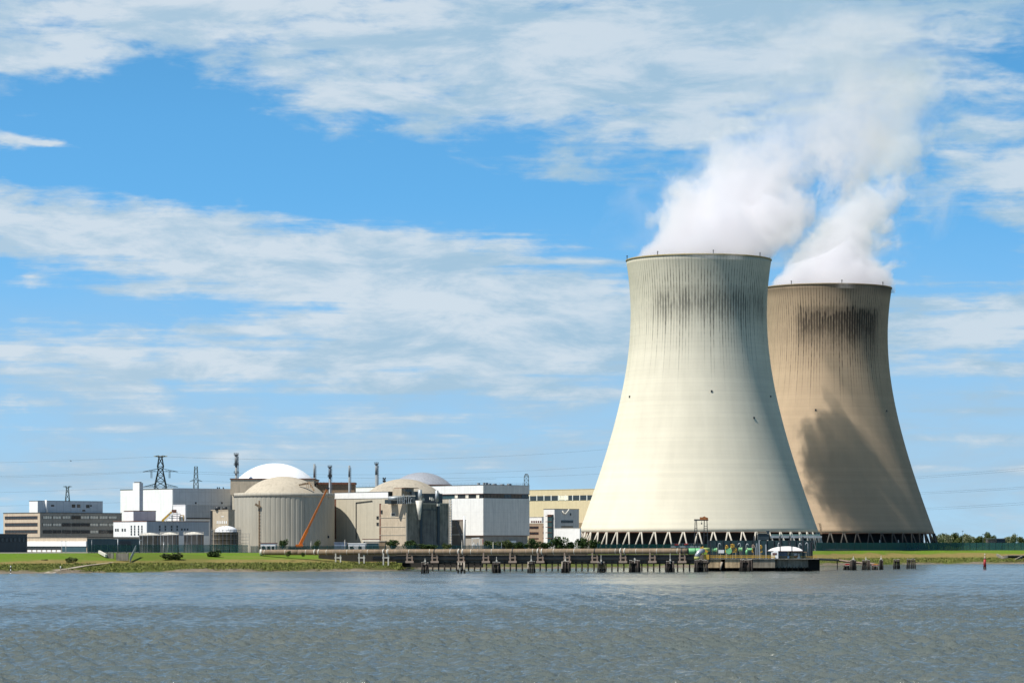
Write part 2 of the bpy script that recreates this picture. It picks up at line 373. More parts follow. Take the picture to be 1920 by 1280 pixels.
def make_water():
    m, nt = newmat('river_water')
    tc = nt.n('ShaderNodeTexCoord').outputs['Object']
    big = nt.noise(nt.scale(tc, (.004,.012,1)), 1.0, 4, .6)
    mid = nt.noise(nt.scale(tc, (.02,.06,1)), 1.0, 5, .6)
    col = nt.mix(nt.mr(nt.m('ADD', nt.m('MULTIPLY', big, .6), nt.m('MULTIPLY', mid, .4)), .38, .6, 0, 1, True), (.092,.112,.106,1), (.108,.122,.110,1))
    foam = nt.noise(nt.scale(tc, (.9,1.6,1)), 1.0, 6, .75)
    wave = nt.noise(nt.scale(tc, (2.0,1.3,1), rot=(0,0,R(-20))), 1.0, 6, .66)
    col = nt.mix(nt.mr(nt.noise(nt.scale(tc, (.35,.8,1)), 1.0, 5, .72),   .715, .75, 0, .8), col, (.7,.7,.66,1))
    b = nt.n('ShaderNodeBump', {'Strength': .9, 'Distance': .28, 'Height': wave}).outputs[0]
    finish(nt, col, nt.mr(big, .35, .65, .06, .14), 0, b, .5).inputs['IOR'].default_value = 1.333
    ys = [-400, 0, 60, 120, 160]; y = 190.0
    while y < 1900: ys.append(y); y += min(max(.00125*y, .26), 2.6)
    ys += [2000, 2400]; ys = np.array(ys)
    px = np.concatenate([[-9000, -4000, -2000], np.arange(-760, 2680, 5.2), [4000, 6000, 12000]])
    Y = np.repeat(ys[:,None], len(px), 1); X = (px[None,:]-960)/F*np.maximum(Y, 150)
    dy = np.gradient(ys)[:,None]
    Z = np.zeros_like(X); DX = np.zeros_like(X); DY = np.zeros_like(X)
    gust = .75+.45*np.sin(X*.011+Y*.017+1.2)*np.sin(Y*.021-X*.006)
    for k in range(60):
        lam = .8*(3.4/.8)**rng.random() if k < 52 else 4+6*rng.random(); a = R(62)+rng.normal(0, .8)
        kk = 2*math.pi/lam; amp = .026*min(lam,2.2)**.80*(.5+rng.random())
        ph = rng.random()*6.28; arg = kk*(X*math.cos(a)+Y*math.sin(a))+ph
        fade = np.clip((lam/np.maximum(dy,.05)-2.2)/2, 0, 1)
        A = amp*fade*gust
        Z += A*np.sin(arg); DX += .4*A*np.cos(arg)*math.cos(a); DY += .4*A*np.cos(arg)*math.sin(a)
    edge = (np.clip((Y-188)/15, 0, 1)*((px > -765) & (px < 2685))[None,:])
    V = np.stack([X+DX*edge, Y+DY*edge, Z*edge], -1).reshape(-1, 3)
    o = mesh_grid('water', V, len(ys), len(px), m); tag(o, 'wide grey river with small wind waves', 'river', kind='structure')
make_water()

# ------------------------------------------------------------------ the land
PROF = [(-60,-3),(-8,-.5),(0,.02),(5,.55),(9,1.1),(30,1.9),(52,3.1),(62,3.7),(100,7.1),(108,7.42),(116,7.5),(1e6,7.5)]
def prof(s): return np.interp(s, [a for a, b in PROF], [b for a, b in PROF])
def ground_z(px, D): return float(prof(D-shore(px)))
def make_land():
    m, nt = newmat('bank_ground')
    tc = nt.n('ShaderNodeTexCoord').outputs['Object']
    s = nt.n('ShaderNodeAttribute', attribute_name='inland').outputs['Fac']
    pxa = nt.n('ShaderNodeAttribute', attribute_name='along').outputs['Fac']
    n1 = nt.noise(nt.scale(tc, (.05,.03,.3)), 1, 5, .6); n2 = nt.noise(tc, .45, 6, .7); n3 = nt.noise(nt.scale(tc, (.02,.02,.1)), 1, 4)
    s2 = nt.m('ADD', s, nt.mr(n1, .2, .8, -16, 16))
    reed = nt.mix(nt.mr(n2, .35, .65), (.055,.085,.014,1), (.11,.125,.03,1))
    reed = nt.mix(nt.mr(n3, .42, .6, 0, .8, True), reed, (.085,.07,.035,1))
    dry = nt.mix(nt.mr(n2, .35, .65), (.26,.19,.07,1), (.16,.14,.045,1))
    grass = nt.mix(nt.mr(n2, .3, .7), (.085,.16,.012,1), (.13,.205,.02,1))
    grass = nt.mix(nt.mr(n1, .45, .7, 0, .35), grass, (.16,.17,.04,1))
    mud = nt.mix(nt.mr(n2, .3, .7), (.13,.105,.075,1), (.24,.20,.15,1))
    site = nt.mix(nt.mr(n2, .3, .7), (.17,.16,.14,1), (.24,.23,.20,1))
    c = nt.mix(nt.mr(s2, 4, 10), mud, reed)
    c = nt.mix(nt.mr(s2, 50, 56), c, dry)
    c = nt.mix(nt.mr(s2, 69, 78), c, grass)
    c = nt.mix(nt.m('MULTIPLY', nt.mr(n3, .5, .62, 0, .5, True), nt.mr(s, 40, 60)), c, (.09,.11,.02,1))
    c = nt.mix(nt.m('MULTIPLY', nt.mr(nt.noise(nt.scale(tc, (.012,.09,.3), loc=(3,1,0)), 1, 5, .65), .55, .68, 0, .5), nt.mr(s, 40, 70)), c, (.20,.18,.06,1))
    c = nt.mix(nt.m('MULTIPLY', nt.m('GREATER_THAN', pxa, 1.52), nt.m('MULTIPLY', nt.mr(s2, 58, 66), nt.mr(s2, 88, 82))), c, dry)
    c = nt.mix(nt.mr(s, 117, 120), c, site)
    c = nt.mix(nt.mr(s, 420, 480), c, grass)
    b = nt.n('ShaderNodeBump', {'Strength': .9, 'Distance': .5, 'Height': n2}).outputs[0]
    finish(nt, c, .95, 0, b, .1)
    ss = np.array([-60,-20,-8,-4,-1,0,1,2,3,4,5,6,7,8,9,11,14,18,23,28,33,38,43,48,52,56,59,62,66,70,75,80,85,90,95,100,104,108,112,116,124,140,180,260,400,600,1000,2000,5000,12000,40000], float)
    px = np.concatenate([[-12000,-9000,-6000,-4000,-2500,-1600,-1000], np.arange(-700, 2600, 6.0), [2700,3200,4000,5000,7000,9000,12000]])
    D = shore(px)[None,:]+ss[:,None]+0*px[None,:]
    P = np.repeat(px[None,:], len(ss), 0); X = (P-960)/F*D
    wig = np.sin(P*.021)*2.2+np.sin(P*.055+1)*1.3+np.sin(P*.13+2)*.8
    sl = np.repeat(ss[:,None], len(px), 1)+wig*np.clip((ss[:,None]+8)/8, 0, 1)*np.clip((120-ss[:,None])/100, 0, 1)
    Z = prof(sl)+rng.normal(0, .16, X.shape)*((ss > 2) & (ss < 62))[:,None]
    V = np.stack([X, D, Z], -1).reshape(-1, 3)
    o = mesh_grid('ground', V, len(ss), len(px), m, {'inland': np.repeat(ss[:,None], len(px), 1), 'along': P/1000})
    tag(o, 'grassy river dyke with reed marsh and flat plant site behind', 'ground', kind='structure')
make_land()

# ------------------------------------------------------------------ cooling towers
def tower_r(z):                                   # z over the site level
    zt = 138.5; b = 88.5 if z < zt else 84.0
    return 39.8*math.sqrt(1+((z-zt)/b)**2)
def cooling_tower(px, D, label, shellm, rimm):
    t = thing('cooling_tower', label, 'cooling tower', (WX(px, D), D, GZ), 'the two cooling towers')
    c = ORG[t.name]
    zs = [10.6+(169.3-10.6)*i/70 for i in range(71)]
    outer = [(tower_r(z), z) for z in zs]; inner = [(tower_r(z)-.9, z) for z in zs[::-1]]
    mb = MB(); mb.lathe(c, outer+inner, 192, closed=True); mb.build('shell', shellm, t)
    mb = MB(); mb.lathe(c, [(tower_r(169.3)+.03, 168.9), (tower_r(169.3)+.28, 169.0), (tower_r(169.3)+.28, 169.7), (tower_r(169.3)-.4, 169.9), (tower_r(169.3)-1.1, 169.6), (tower_r(169.3)-1.1, 168.6)], 192, closed=True)
    mb.build('rim', rimm, t)
    mb = MB(); r0 = tower_r(10.6); mb.lathe(c, [(r0-.05, 10.2), (r0+.02, 10.55), (r0-1.2, 10.55), (r0-1.2, 10.2)], 192, closed=True); mb.build('ring_beam', M('darkred'), t)
    mb = MB(); mb.lathe(c, [(r0-7, 0), (r0-7, 12)], 120); mb.build('fill_wall', M('inner'), t)
    rb = r0+3.2; n = 52
    mb = MB(); mb.lathe(c, [(rb+2, 0), (rb+2, .6), (rb-3, .6), (rb-3, 0)], 120); mb.build('basin_wall', M('conc'), t)
    for k in range(n):
        a = 2*math.pi*(k+.5)/n; da = 2*math.pi/n*.36
        mb = MB(); top = c+Vector((r0*math.cos(a), r0*math.sin(a), 10.5))
        for s in (-1, 1):
            a2 = a+s*da; tp = c+Vector((r0*math.cos(a+s*da*.12), r0*math.sin(a+s*da*.12), 10.5))
            mb.tube(c+Vector((rb*math.cos(a2), rb*math.sin(a2), 0)), tp, .45, .45, 8)
        mb.build('column_pair', M('col') if 'cream' in shellm.name else M('col2'), t)
    for k in range(8):
        a = R(-90+8+k*45); rr = tower_r(169.3)+.1
        p = c+Vector((rr*math.cos(a), rr*math.sin(a), 169.6))
        mb = MB(); mb.tube(p, p+Vector((0,0,1.6)), .22, .22, 6); mb.box(p+Vector((0,0,1.9)), (.7,.7,.6)); mb.build('warning_light', M('darksteel'), t)
    for a, z in stz[label[:3]]:
        a = R(a-90); rr = tower_r(z)
        p = c+Vector((rr*math.cos(a), rr*math.sin(a), z))
        mb = MB(); mb.box(p, (.9,.9,1.1), a); mb.build('maintenance_hatch', M('darksteel'), t)
    return t
stz = {'pal': [(-64,89),(6,91),(62,89),(37,76)], 'bro': [(-14,89),(52,89)]}
sh1 = shell_mat('cream_tower_concrete', (.665,.612,.485), dict(top=(.42,.39,.30), run=(112,160), arc=(-.78,1.25), ink=(.035,.037,.035), soft=6.0, runs=.85, soot=(136,153), tong=.30, sootk=.55, smudge=(128,150), smk=.30, smcol=(.13,.125,.10)), 1)
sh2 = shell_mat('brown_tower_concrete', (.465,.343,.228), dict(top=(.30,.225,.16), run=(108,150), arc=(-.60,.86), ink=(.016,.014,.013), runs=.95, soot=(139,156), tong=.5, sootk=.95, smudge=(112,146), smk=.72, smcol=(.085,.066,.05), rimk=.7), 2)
T1 = cooling_tower(1310, 1872, 'pale cream cooling tower, the nearer and cleaner of the pair', sh1, mat('ochre_rim', (.30,.24,.12), .9))
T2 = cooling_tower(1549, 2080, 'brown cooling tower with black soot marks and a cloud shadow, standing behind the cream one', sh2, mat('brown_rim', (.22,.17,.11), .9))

# ------------------------------------------------------------------ steam
def plume(label, x0, y0, QQ, XX, YY, r0, kr, ztop, dens, seed, HV, THIN, ADDED_PUFFS=()):
    c = Vector((x0, y0, 177.0))
    o_ = []
    m, nt = newmat('steam'); tc = nt.n('ShaderNodeTexCoord').outputs['Object']
    sp = nt.n('ShaderNodeSeparateXYZ', {0: tc}); x, y, z = sp.outputs
    zc = nt.m('MAXIMUM', z, 0.0)
    wv = nt.t.nodes.new('ShaderNodeTexNoise'); nt.set(wv.inputs['Vector'], nt.scale(tc, (1,.6,1), loc=(seed*13.1, seed*7.7, seed*3.3)))
    wv.inputs['Scale'].default_value = .016; wv.inputs['Detail'].default_value = 2
    wsp = nt.n('ShaderNodeSeparateXYZ', {0: wv.outputs['Color']})
    wob = nt.mr(zc, 0, 60, 4, 34)
    qn = nt.m('DIVIDE', zc, 400.0)
    def curve(ys, top):
        cv_ = nt.t.nodes.new('ShaderNodeFloatCurve'); nt.set(cv_.inputs['Value'], qn); c_ = cv_.mapping.curves[0]
        c_.points[0].location = (0, ys[0]/top); c_.points[1].location = (1, ys[-1]/top)
        for q_, y_ in zip(QQ[1:-1], ys[1:-1]): c_.points.new(q_/400, y_/top)
        for p_ in c_.points: p_.handle_type = 'VECTOR'
        cv_.mapping.update(); return nt.m('MULTIPLY', cv_.outputs[0], float(top))
    dx = nt.m('SUBTRACT', nt.m('SUBTRACT', x, curve(XX, 300)), nt.m('MULTIPLY', nt.m('SUBTRACT', wsp.outputs[0], .5), wob))
    dy = nt.m('SUBTRACT', nt.m('SUBTRACT', y, curve(YY, 2000)), nt.m('MULTIPLY', nt.m('SUBTRACT', wsp.outputs[1], .5), wob))
    dyw = dy
    rr = nt.m('MAXIMUM', nt.m('ADD', nt.m('MULTIPLY', zc, kr), r0), 25.0)
    d = nt.m('DIVIDE', nt.m('SQRT', nt.m('ADD', nt.m('MULTIPLY', dx, dx), nt.m('MULTIPLY', dyw, dyw))), rr)
    core = nt.m('SUBTRACT', 1.0, d)
    n1 = nt.mr(nt.noise(nt.scale(tc, (1,1,.85), loc=(seed*51, seed*27, 0), rot=(0,R(-25),0)), .034, 9, .62, .35), .3, .7, -1, 1)
    n2 = nt.mr(nt.noise(nt.scale(tc, (1,1,.8), loc=(seed*11, 0, seed*9)), .017, 4, .55, .3), .32, .68, -1, 1)
    n4 = nt.mr(nt.noise(tc, .085, 5, .6, .4), .3, .7, -1, 1)
    amp = nt.mr(zc, 0, 45, .60, 1.15)
    val = nt.m('ADD', nt.m('MULTIPLY', core, nt.mr(zc, 0, 50, 3.0, 1.3)), nt.m('MULTIPLY', nt.m('ADD', nt.m('ADD', nt.m('MULTIPLY', n1, .65), nt.m('MULTIPLY', n2, .6)), nt.m('MULTIPLY', n4, .30)), amp))
    val = nt.mr(val, .18, .42, 0, 1, True)
    val = nt.m('MULTIPLY', val, nt.m('GREATER_THAN', z, -3.0))
    fade = nt.mr(zc, 34, HV-177, 1, 0)
    fade = nt.m('POWER', nt.m('MAXIMUM', fade, 0), 2.0)
    val = nt.m('MULTIPLY', val, fade)
    # thin torn vapour round and above the thick steam
    c2 = nt.m('SUBTRACT', 1.0, nt.m('DIVIDE', d, 1.75))
    n3 = nt.mr(nt.noise(nt.scale(tc, (1,1,1), loc=(seed*31, seed*9, seed*20)), .024, 9, .64, .6), .34, .66, -1, 1)
    v2 = nt.mr(nt.m('ADD', nt.m('MULTIPLY', c2, .9), nt.m('MULTIPLY', n3, .62)), .30, .85, 0, 1, True)
    v2 = nt.m('MULTIPLY', nt.m('MULTIPLY', v2, nt.mr(zc, 8, 45, 0, 1)), nt.mr(zc, 90, ztop-177, THIN, 0))
    val = nt.m('ADD', val, v2)
    for ex, ey, ez, er, lo_, hi_, st_ in ADDED_PUFFS:      # added puffs: first hidden to shade the brown tower, second fills the gap
        vv_ = nt.n('ShaderNodeVectorMath', {0: tc, 1: (ex, ey, ez)}, operation='DISTANCE').outputs['Value']
        pf = nt.m('ADD', nt.m('SUBTRACT', nt.m('ADD', 1.0, nt.m('MULTIPLY', n4, .42)), nt.m('DIVIDE', vv_, er)), nt.m('ADD', nt.m('MULTIPLY', n1, .42), nt.m('MULTIPLY', n2, .2)))
        val = nt.m('MAXIMUM', val, nt.mr(pf, lo_, hi_, 0, st_, True))
    val = nt.m('MULTIPLY', val, dens)
    v = nt.n('ShaderNodeVolumePrincipled', {'Color': (.94,.925,.942,1), 'Density': val, 'Anisotropy': .0})
    nt.n('ShaderNodeOutputMaterial', {'Volume': v.outputs[0]})
    m.cycles.volume_step_rate = STEP
    H = ztop-177; pts = []; rad = []
    lv = sorted(set([-40 if ADDED_PUFFS else -6, 0, 12]+[q for q in QQ[1:] if q < H]+[25, 60, 85, 130, H])); ext = []
    for zz in lv:
        q = max(zz, 0)
        pts.append(c+Vector((float(np.interp(q, QQ, XX)), float(np.interp(q, QQ, YY)), zz))); rad.append((r0+max(kr,-.05)*q)*(1.1+.35*min(q, 40)/40)+min(q, 50)*.25+(16 if ADDED_PUFFS and 0 < q < 90 else 0))
        ext.append(105 if ADDED_PUFFS and zz < 70 else (60 if ADDED_PUFFS and zz < 90 else 0))
    mb = MB(); n = 28; vs = []
    for p, r, e_ in zip(pts, rad, ext):
        for k in range(n): a = 2*math.pi*k/n; vs.append((p.x+r*math.cos(a), p.y+e_/2+(r+e_/2)*math.sin(a), p.z))
    mb.add(vs, [(i*n+k, i*n+(k+1) % n, (i+1)*n+(k+1) % n, (i+1)*n+k) for i in range(len(lv)-1) for k in range(n)]+[tuple(range(n))[::-1], tuple(range((len(lv)-1)*n, len(lv)*n))], True)
    o = mb.build('steam_plume', m, None, label, loc=c)
    return tag(o, label, 'steam', 'steam plumes over the towers')
STEP = .25; K1X, K2X = .86, .84
plume('broad white steam plume leaning away from the top of the cream tower', WX(1310,1872), 1872, [0,36,62,100,140,200], [0,30,58,88,116,150], [0,41,71,115,161,230], 45, .05, 177+190, .06, 1.0, 177+140, .24, [(19,106,21,27,.10,.22,1.25), (66,88,24,36,.05,.75,.16)])
plume('narrow bright steam plume rising from the soot marked brown tower', WX(1549,2080), 2080, [0,36,70,100,150,220], [0,20,48,61,72,85], [0,43,84,120,180,264], 41, -.2, 177+215, .08, 4.0, 177+215, .20)
# ------------------------------------------------------------------ buildings on the site grid
TH = R(42); E1 = Vector((math.cos(TH), math.sin(TH), 0)); E2 = Vector((-math.sin(TH), math.cos(TH), 0)); UP = Vector((0,0,1))
class Bld:
    """a block seen on its corner: face L (sunny, running left and back) and face R (shaded, running right and back)"""
    def __init__(s, name, label, cat, px, D, xl, xr, group=None, tl=None, tr=None, parent=None):
        s.C = Vector((WX(px, D), D, 0)); s.D = D
        s.tl = s.t('L', xl) if tl is None else tl; s.tr = s.t('R', xr) if tr is None else tr
        s.root = thing(name, label, cat, (s.C.x, s.C.y, GZ), group) if parent is None else parent
    def t(s, face, px):
        e = E1 if face == 'R' else E2; k = (px-960)/F
        return (k*s.C.y-s.C.x)/(e.x-k*e.y)
    def pt(s, face, px): return s.C+(E1 if face == 'R' else E2)*s.t(face, px)
    def z(s, py, D=None): return WZ(py, D or s.D)
    def block(s, name, mat, z0, z1, a0=0, a1=None, b0=0, b1=None, parent=None, label=None):
        a1 = s.tr if a1 is None else a1; b1 = s.tl if b1 is None else b1
        mb = MB(); mb.frame(s.C, E1, E2, UP, a0, a1, b0, b1, z0, z1)
        return mb.build(name, mat, parent or s.root, label)
    def shell(s, wall, roofm, y1, y0=None, par=.5, name='wall', wl=None):
        z1 = s.z(y1); z0 = GZ-.3 if y0 is None else s.z(y0)
        o = s.block(name, wall, z0, z1-.35)
        s.block('roof', roofm, z1-.35, z1, -.15, s.tr+.15, -.15, s.tl+.15)
        return o
    def rect(s, face, x0, x1, y0, y1, name, mat, proud=.10, parent=None, label=None, deep=.25, frame=None):
        e, nrm = (E1, -E2) if face == 'R' else (E2, -E1)
        t0, t1 = sorted((s.t(face, x0), s.t(face, x1))); Dm = (s.C+e*(t0+t1)/2).y
        z0, z1 = WZ(max(y0, y1), Dm), WZ(min(y0, y1), Dm)
        mb = MB(); mb.frame(s.C, e, nrm, UP, t0, t1, -deep, proud, z0, z1)
        o = mb.build(name, mat, parent or s.root, label)
        if frame:
            fb = MB(); w = .12
            for a, b, c, d in ((t0-w, t1+w, z0-w, z0), (t0-w, t1+w, z1, z1+w), (t0-w, t0, z0, z1), (t1, t1+w, z0, z1)):
                fb.frame(s.C, e, nrm, UP, a, b, -deep, proud+.08, c, d)
            nm = max(1, int((t1-t0)/1.3))
            for i in range(1, nm):
                q = t0+(t1-t0)*i/nm; fb.frame(s.C, e, nrm, UP, q-.05, q+.05, proud, proud+.06, z0, z1)
            fb.build('window_frame', frame, o)
        return o
def cv(ox, oy, sc):                # reads a position off an enlargement of the survey
    return lambda x: ox+x/sc, lambda y: oy+y/sc
rnd = random.Random(3)

# tan office block far left
X, Y = cv(0, 820, 4.742)
b = Bld('office_building', 'four storey tan office block with ribbon windows and a white rooftop storey', 'office building', 74.9, 1620, 6.3, 228)
b.shell(M('tanwall'), M('roof'), 960)
b.block('shaded_cladding', mat('tan_shade_panel', (.33,.30,.255), .8, var=.08), GZ-.2, b.z(960.3), -.02, b.tr+.05, -.12, 0)  # right face in a darker tone that holds its shade
for y0, y1 in ((700,722),(760,785),(822,846)):
    b.rect('L', X(46), X(333), Y(y0), Y(y1), 'ribbon_window', M('glass'), frame=M('redframe'))
for r, (y0, y1) in enumerate(((697,722),(762,786),(824,849))):
    for q, (x0, x1) in enumerate(((380,457),(468,541),(553,625),(636,710),(718,792),(800,873),(882,955),(963,1036))):
        lit = rnd.random() < (.75, .5, .3)[r]+(.25 if q > 3 else -.2)
        b.rect('R', X(x0), X(x1), Y(y0), Y(y1), 'window', M('blind') if lit else M('glass'), proud=.2, frame=M('darksteel'))
zt = b.z(960)+.002
p = Bld('x', '', '', 70.6, 1632, 54.8, 192.3, parent=b.root)
p.block('rooftop_storey', M('white'), zt, WZ(938.6, 1632), 0, None, 0, None)
p.block('rooftop_edge', M('roof'), WZ(938.6,1632), WZ(937.9,1632), -.15, p.tr+.15, -.15, p.tl+.15)
p.block('shaded_cladding', M('shade_clad'), zt, WZ(938.8,1632), -.02, p.tr+.03, -.12, 0)
for x0, x1, y0, y1 in ((452,480,597,612),(637,668,593,622),(683,713,593,622),(763,795,597,625),(800,815,598,612),(730,757,640,656)):
    p.rect('R', X(x0), X(x1), Y(y0), Y(y1), 'window', M('glass'), proud=.2)
q0 = p.pt('R', X(421)); mb = MB(); mb.tube(Vector((q0.x,q0.y-1,zt)), Vector((q0.x-.6,q0.y-1,WZ(936.5,1632))), .5, .5, 8); mb.build('flue_pipe', M('white_plain'), b.root)

# dark low building at the left edge
b = Bld('low_building', 'dark navy low building with a row of black windows, cut by the left edge', 'building', -22, 1480, -60, 51)
b.shell(M('navy'), M('roof'), 1000)
for k in range(7): b.rect('R', -6+k*8, -1+k*8, 1008, 1015, 'window', M('glass'), frame=M('darksteel'))
# tan and white canteen with teal glazed side
b = Bld('low_building', 'low tan and white building with a dark teal glazed side, before the office block', 'building', 163, 1545, 51, 262)
b.shell(M('tanwall'), M('roof'), 1006)
b.rect('L', 51.7, 163, 1014.2, 1023.6, 'white_band', M('white_plain'), proud=.5)
b.rect('L', 51.7, 116, 1024, 1029.5, 'window_band', M('glass'), frame=M('darksteel'))
for k in range(7): b.rect('L', 53+k*9.2, 59.5+k*9.2, 1030.5, 1037, 'ground_floor_panel', M('white_plain'), proud=.35)
b.rect('L', 117, 162, 1024, 1038, 'glazed_wall', M('teal'), proud=.2)
b.rect('R', 163.6, 262, 1010, 1040, 'glazed_wall', M('teal'), proud=.2)
b.rect('R', 218, 245, 1014, 1022, 'dark_opening', M('navy'), proud=.35)

# white hall with chimney shaft
X, Y = cv(200, 820, 4.739)
b = Bld('turbine_hall', 'large white windowless hall with a blue grey shaded side, left of the concrete drum', 'hall', 323, 1690, 225.7, 462)
b.shell(M('white'), M('roof'), 915)
b.rect('R', 323.5, 461, 915.5, 946.5, 'upper_cladding', M('shade_clad'), proud=.35)
b.rect('R', 323.5, 461, 946.7, 970, 'lower_cladding', mat('lower_shade_cladding', (.44,.46,.47), .6, var=.06, lines=[('xy', 4.2, .09, .13), (2, 5.2, .06, .12)]), proud=.2)  # lower part of the shaded face, shade worked into the tone
b.rect('R', 345, 398, 970.2, 972.6, 'shadow_gap', M('roof'), proud=.3)
for xx in (366, 415): b.rect('R', xx-1, xx+1, 941, 944, 'wall_vent', M('darksteel'), proud=.7)
for xx in (407.5, 411, 418.5):
    q0 = b.pt('R', xx); mb = MB(); mb.tube((q0.x,q0.y+3,b.z(916)), (q0.x-.3,q0.y+3,b.z(911.5)), .35, .35, 6); mb.build('roof_vent', M('darksteel'), b.root)
b = Bld('chimney_shaft', 'square white shaft with a dark cap rising in front of the white hall', 'shaft', 261.3, 1640, 249, 268)
b.block('shaft_wall', M('white'), GZ, b.z(904.6)); b.block('cap', M('roof'), b.z(904.6), b.z(902.8), .5, b.tr-.5, .5, b.tl-.5)
b.rect('R', 261.6, 268, 904.8, 976, 'shaded_side', M('shade_clad'), proud=.1)
b = Bld('plant_room', 'white box with a shade toned side on the roof of the low white annexe', 'plant room', 250, 1600, 232.7, 292.2)
b.shell(M('white_plain'), M('darkred'), 956.7, 976); b.rect('R', 250.4, 292, 957.3, 976, 'shaded_side', M('shade_clad'), proud=.12)
b = Bld('annexe', 'low white annexe with columns of slit windows, in front of the white hall', 'building', 275, 1585, 212.7, 392)
b.shell(M('white'), M('darkred'), 976)
b.rect('R', 275.5, 391.5, 977, 1004, 'shaded_side', mat('blue_shade_panel', (.36,.41,.46), .6, var=.06), proud=.1)  # shade of the right face painted in as blue grey
for x0 in (215,245,279,309):
    for y0 in (780,803,826,849): b.rect('L', X(x0), X(x0+10), Y(y0), Y(y0+18), 'slit_window', M('glass'), proud=.15)
for x0 in (76,95,135,158): b.rect('L', X(x0), X(x0+12), Y(808), Y(832), 'window', M('glass'), proud=.15)
for x0 in (464,514,569,619):
    for y0 in (780,806): b.rect('R', X(x0), X(x0+13), Y(y0), Y(y0+22), 'slit_window', M('glass'), proud=.2)
for x0 in (660,686,711): b.rect('R', X(x0), X(x0+13), Y(806), Y(825), 'window', M('glass'), proud=.2)
b = Bld('plant_room', 'small plain white box standing against the shaded side of the white hall', 'plant room', 347.5, 1600, 324.3, 349.3)
b.shell(M('white_plain'), M('white_plain'), 945.5, 976)
# yellow conveyor stairs on the annexe roof
t = thing('conveyor_stair', 'small yellow and white stair with a platform on the annexe roof, before the white box', 'stair', W(318, 976, 1593))
mb = MB(); a0, a1 = W(304,976.2,1590), W(322,959.5,1590); mb.bar(a0, a1, .35, 1.1); mb.build('stringer', M('yellow'), t)
mb = MB(); mb.bar(W(309,976.2,1588.5), W(325,961,1588.5), .3, .9); mb.build('stringer', M('white_plain'), t)
mb = MB(); mb.box(W(326.5,958,1590), (2.2,2,1.6)); mb.build('motor_house', M('darkred'), t)
mb = MB(); [mb.box(W(327,963+k*4,1590), (6-k*.4,2.4,.3)) for k in range(3)]; mb.build('platform', M('steel'), t)
mb = MB()
for x0 in (322,332): mb.tube(W(x0,976.2,1590.5), W(x0,959,1590.5), .14, .14, 6)
mb.build('post', M('steel'), t)
t = thing('roof_crate', 'yellow frame with a white unit on the annexe roof beside the stair', 'roof unit', W(341,976,1592))
mb = MB(); mb.box(W(341,972,1592), (2.6,1.6,2)); mb.build('unit', M('white_plain'), t)
mb = MB(); [mb.bar(W(x0,976,1590.8), W(x0,965,1590.8), .3) for x0 in (338,344)]; mb.bar(W(337.5,965.3,1590.8), W(346,966.5,1590.8), .4); mb.build('frame', M('yellow'), t)

# ventilated concrete block
b = Bld('ventilation_block', 'narrow tan concrete block with two round roof fans, left of the concrete drum', 'building', 428, 1570, 396, 440)
b.shell(M('conc_tan'), M('conc_tan'), 955)
for x0 in (408, 421.5):
    q0 = W(x0, 955, 1577); mb = MB(); mb.tube((q0.x,q0.y,q0.z-.2), (q0.x,q0.y,q0.z+1.4), 1.35, 1.25, 16); mb.build('roof_fan', M('darksteel'), b.root)
for k in range(6): b.rect('L', X(980+k*16.5), X(987+k*16.5), Y(740), Y(764), 'louvre', M('white_plain'), proud=.12)
b.rect('L', X(1020), X(1042), Y(698), Y(704), 'louvre', M('white_plain'), proud=.12)
b.rect('L', 395.6, 398.5, 957, 1035, 'downpipe', M('darksteel'), proud=.5)

# storage tanks
def tank(px0, px1, ytop, D, label, m):
    r = (px1-px0)/2*D/F; t = thing('storage_tank', label, 'tank', (WX((px0+px1)/2, D), D, GZ), 'storage tanks behind the fence'); c = ORG[t.name]; h = WZ(ytop, D)-GZ
    mb = MB(); mb.lathe(c, [(r,-.2),(r,h-.9),(r+.12,h-.9),(r+.12,h-.3),(r-.1,h-.3)], 48); mb.build('tank_wall', m, t)
    mb = MB(); mb.lathe(c, [(r+.1,h-.32),(r*.55,h+.5),(.01,h+.85)], 48); mb.build('roof', M('strap'), t)
    mb = MB()
    for z in (h+.2, h+.8): mb.lathe(c, [(r+.05,z),(r+.05,z+.09),(r-.03,z+.09),(r-.03,z)], 40, closed=True)
    for k in range(20): a = 2*math.pi*k/20; mb.tube(c+Vector((r*math.cos(a),r*math.sin(a),h-.3)), c+Vector((r*math.cos(a),r*math.sin(a),h+.85)), .045, .045, 4)
    mb.build('railing', M('strap'), t)
    for k in range(5):
        a = R(-150+k*28); mb = MB(); mb.tube(c+Vector(((r+.25)*math.cos(a),(r+.25)*math.sin(a),-.2)), c+Vector(((r+.25)*math.cos(a),(r+.25)*math.sin(a),h-.4)), .13, .13, 6); mb.build('downpipe', M('steel'), t)
tank(261, 300.5, 1001.5, 1520, 'pale grey storage tank, widest of the three beside the low teal building', mat('weathered_tank', (.19,.19,.175), .6, .2, var=.25, dirt=(.12,.13,.11)))
tank(301, 335, 1000.6, 1500, 'middle one of three grey storage tanks behind the green fence', M('tank'))
tank(344.3, 382, 1000, 1500, 'grey storage tank nearest the scaffolded white dome', M('tank'))
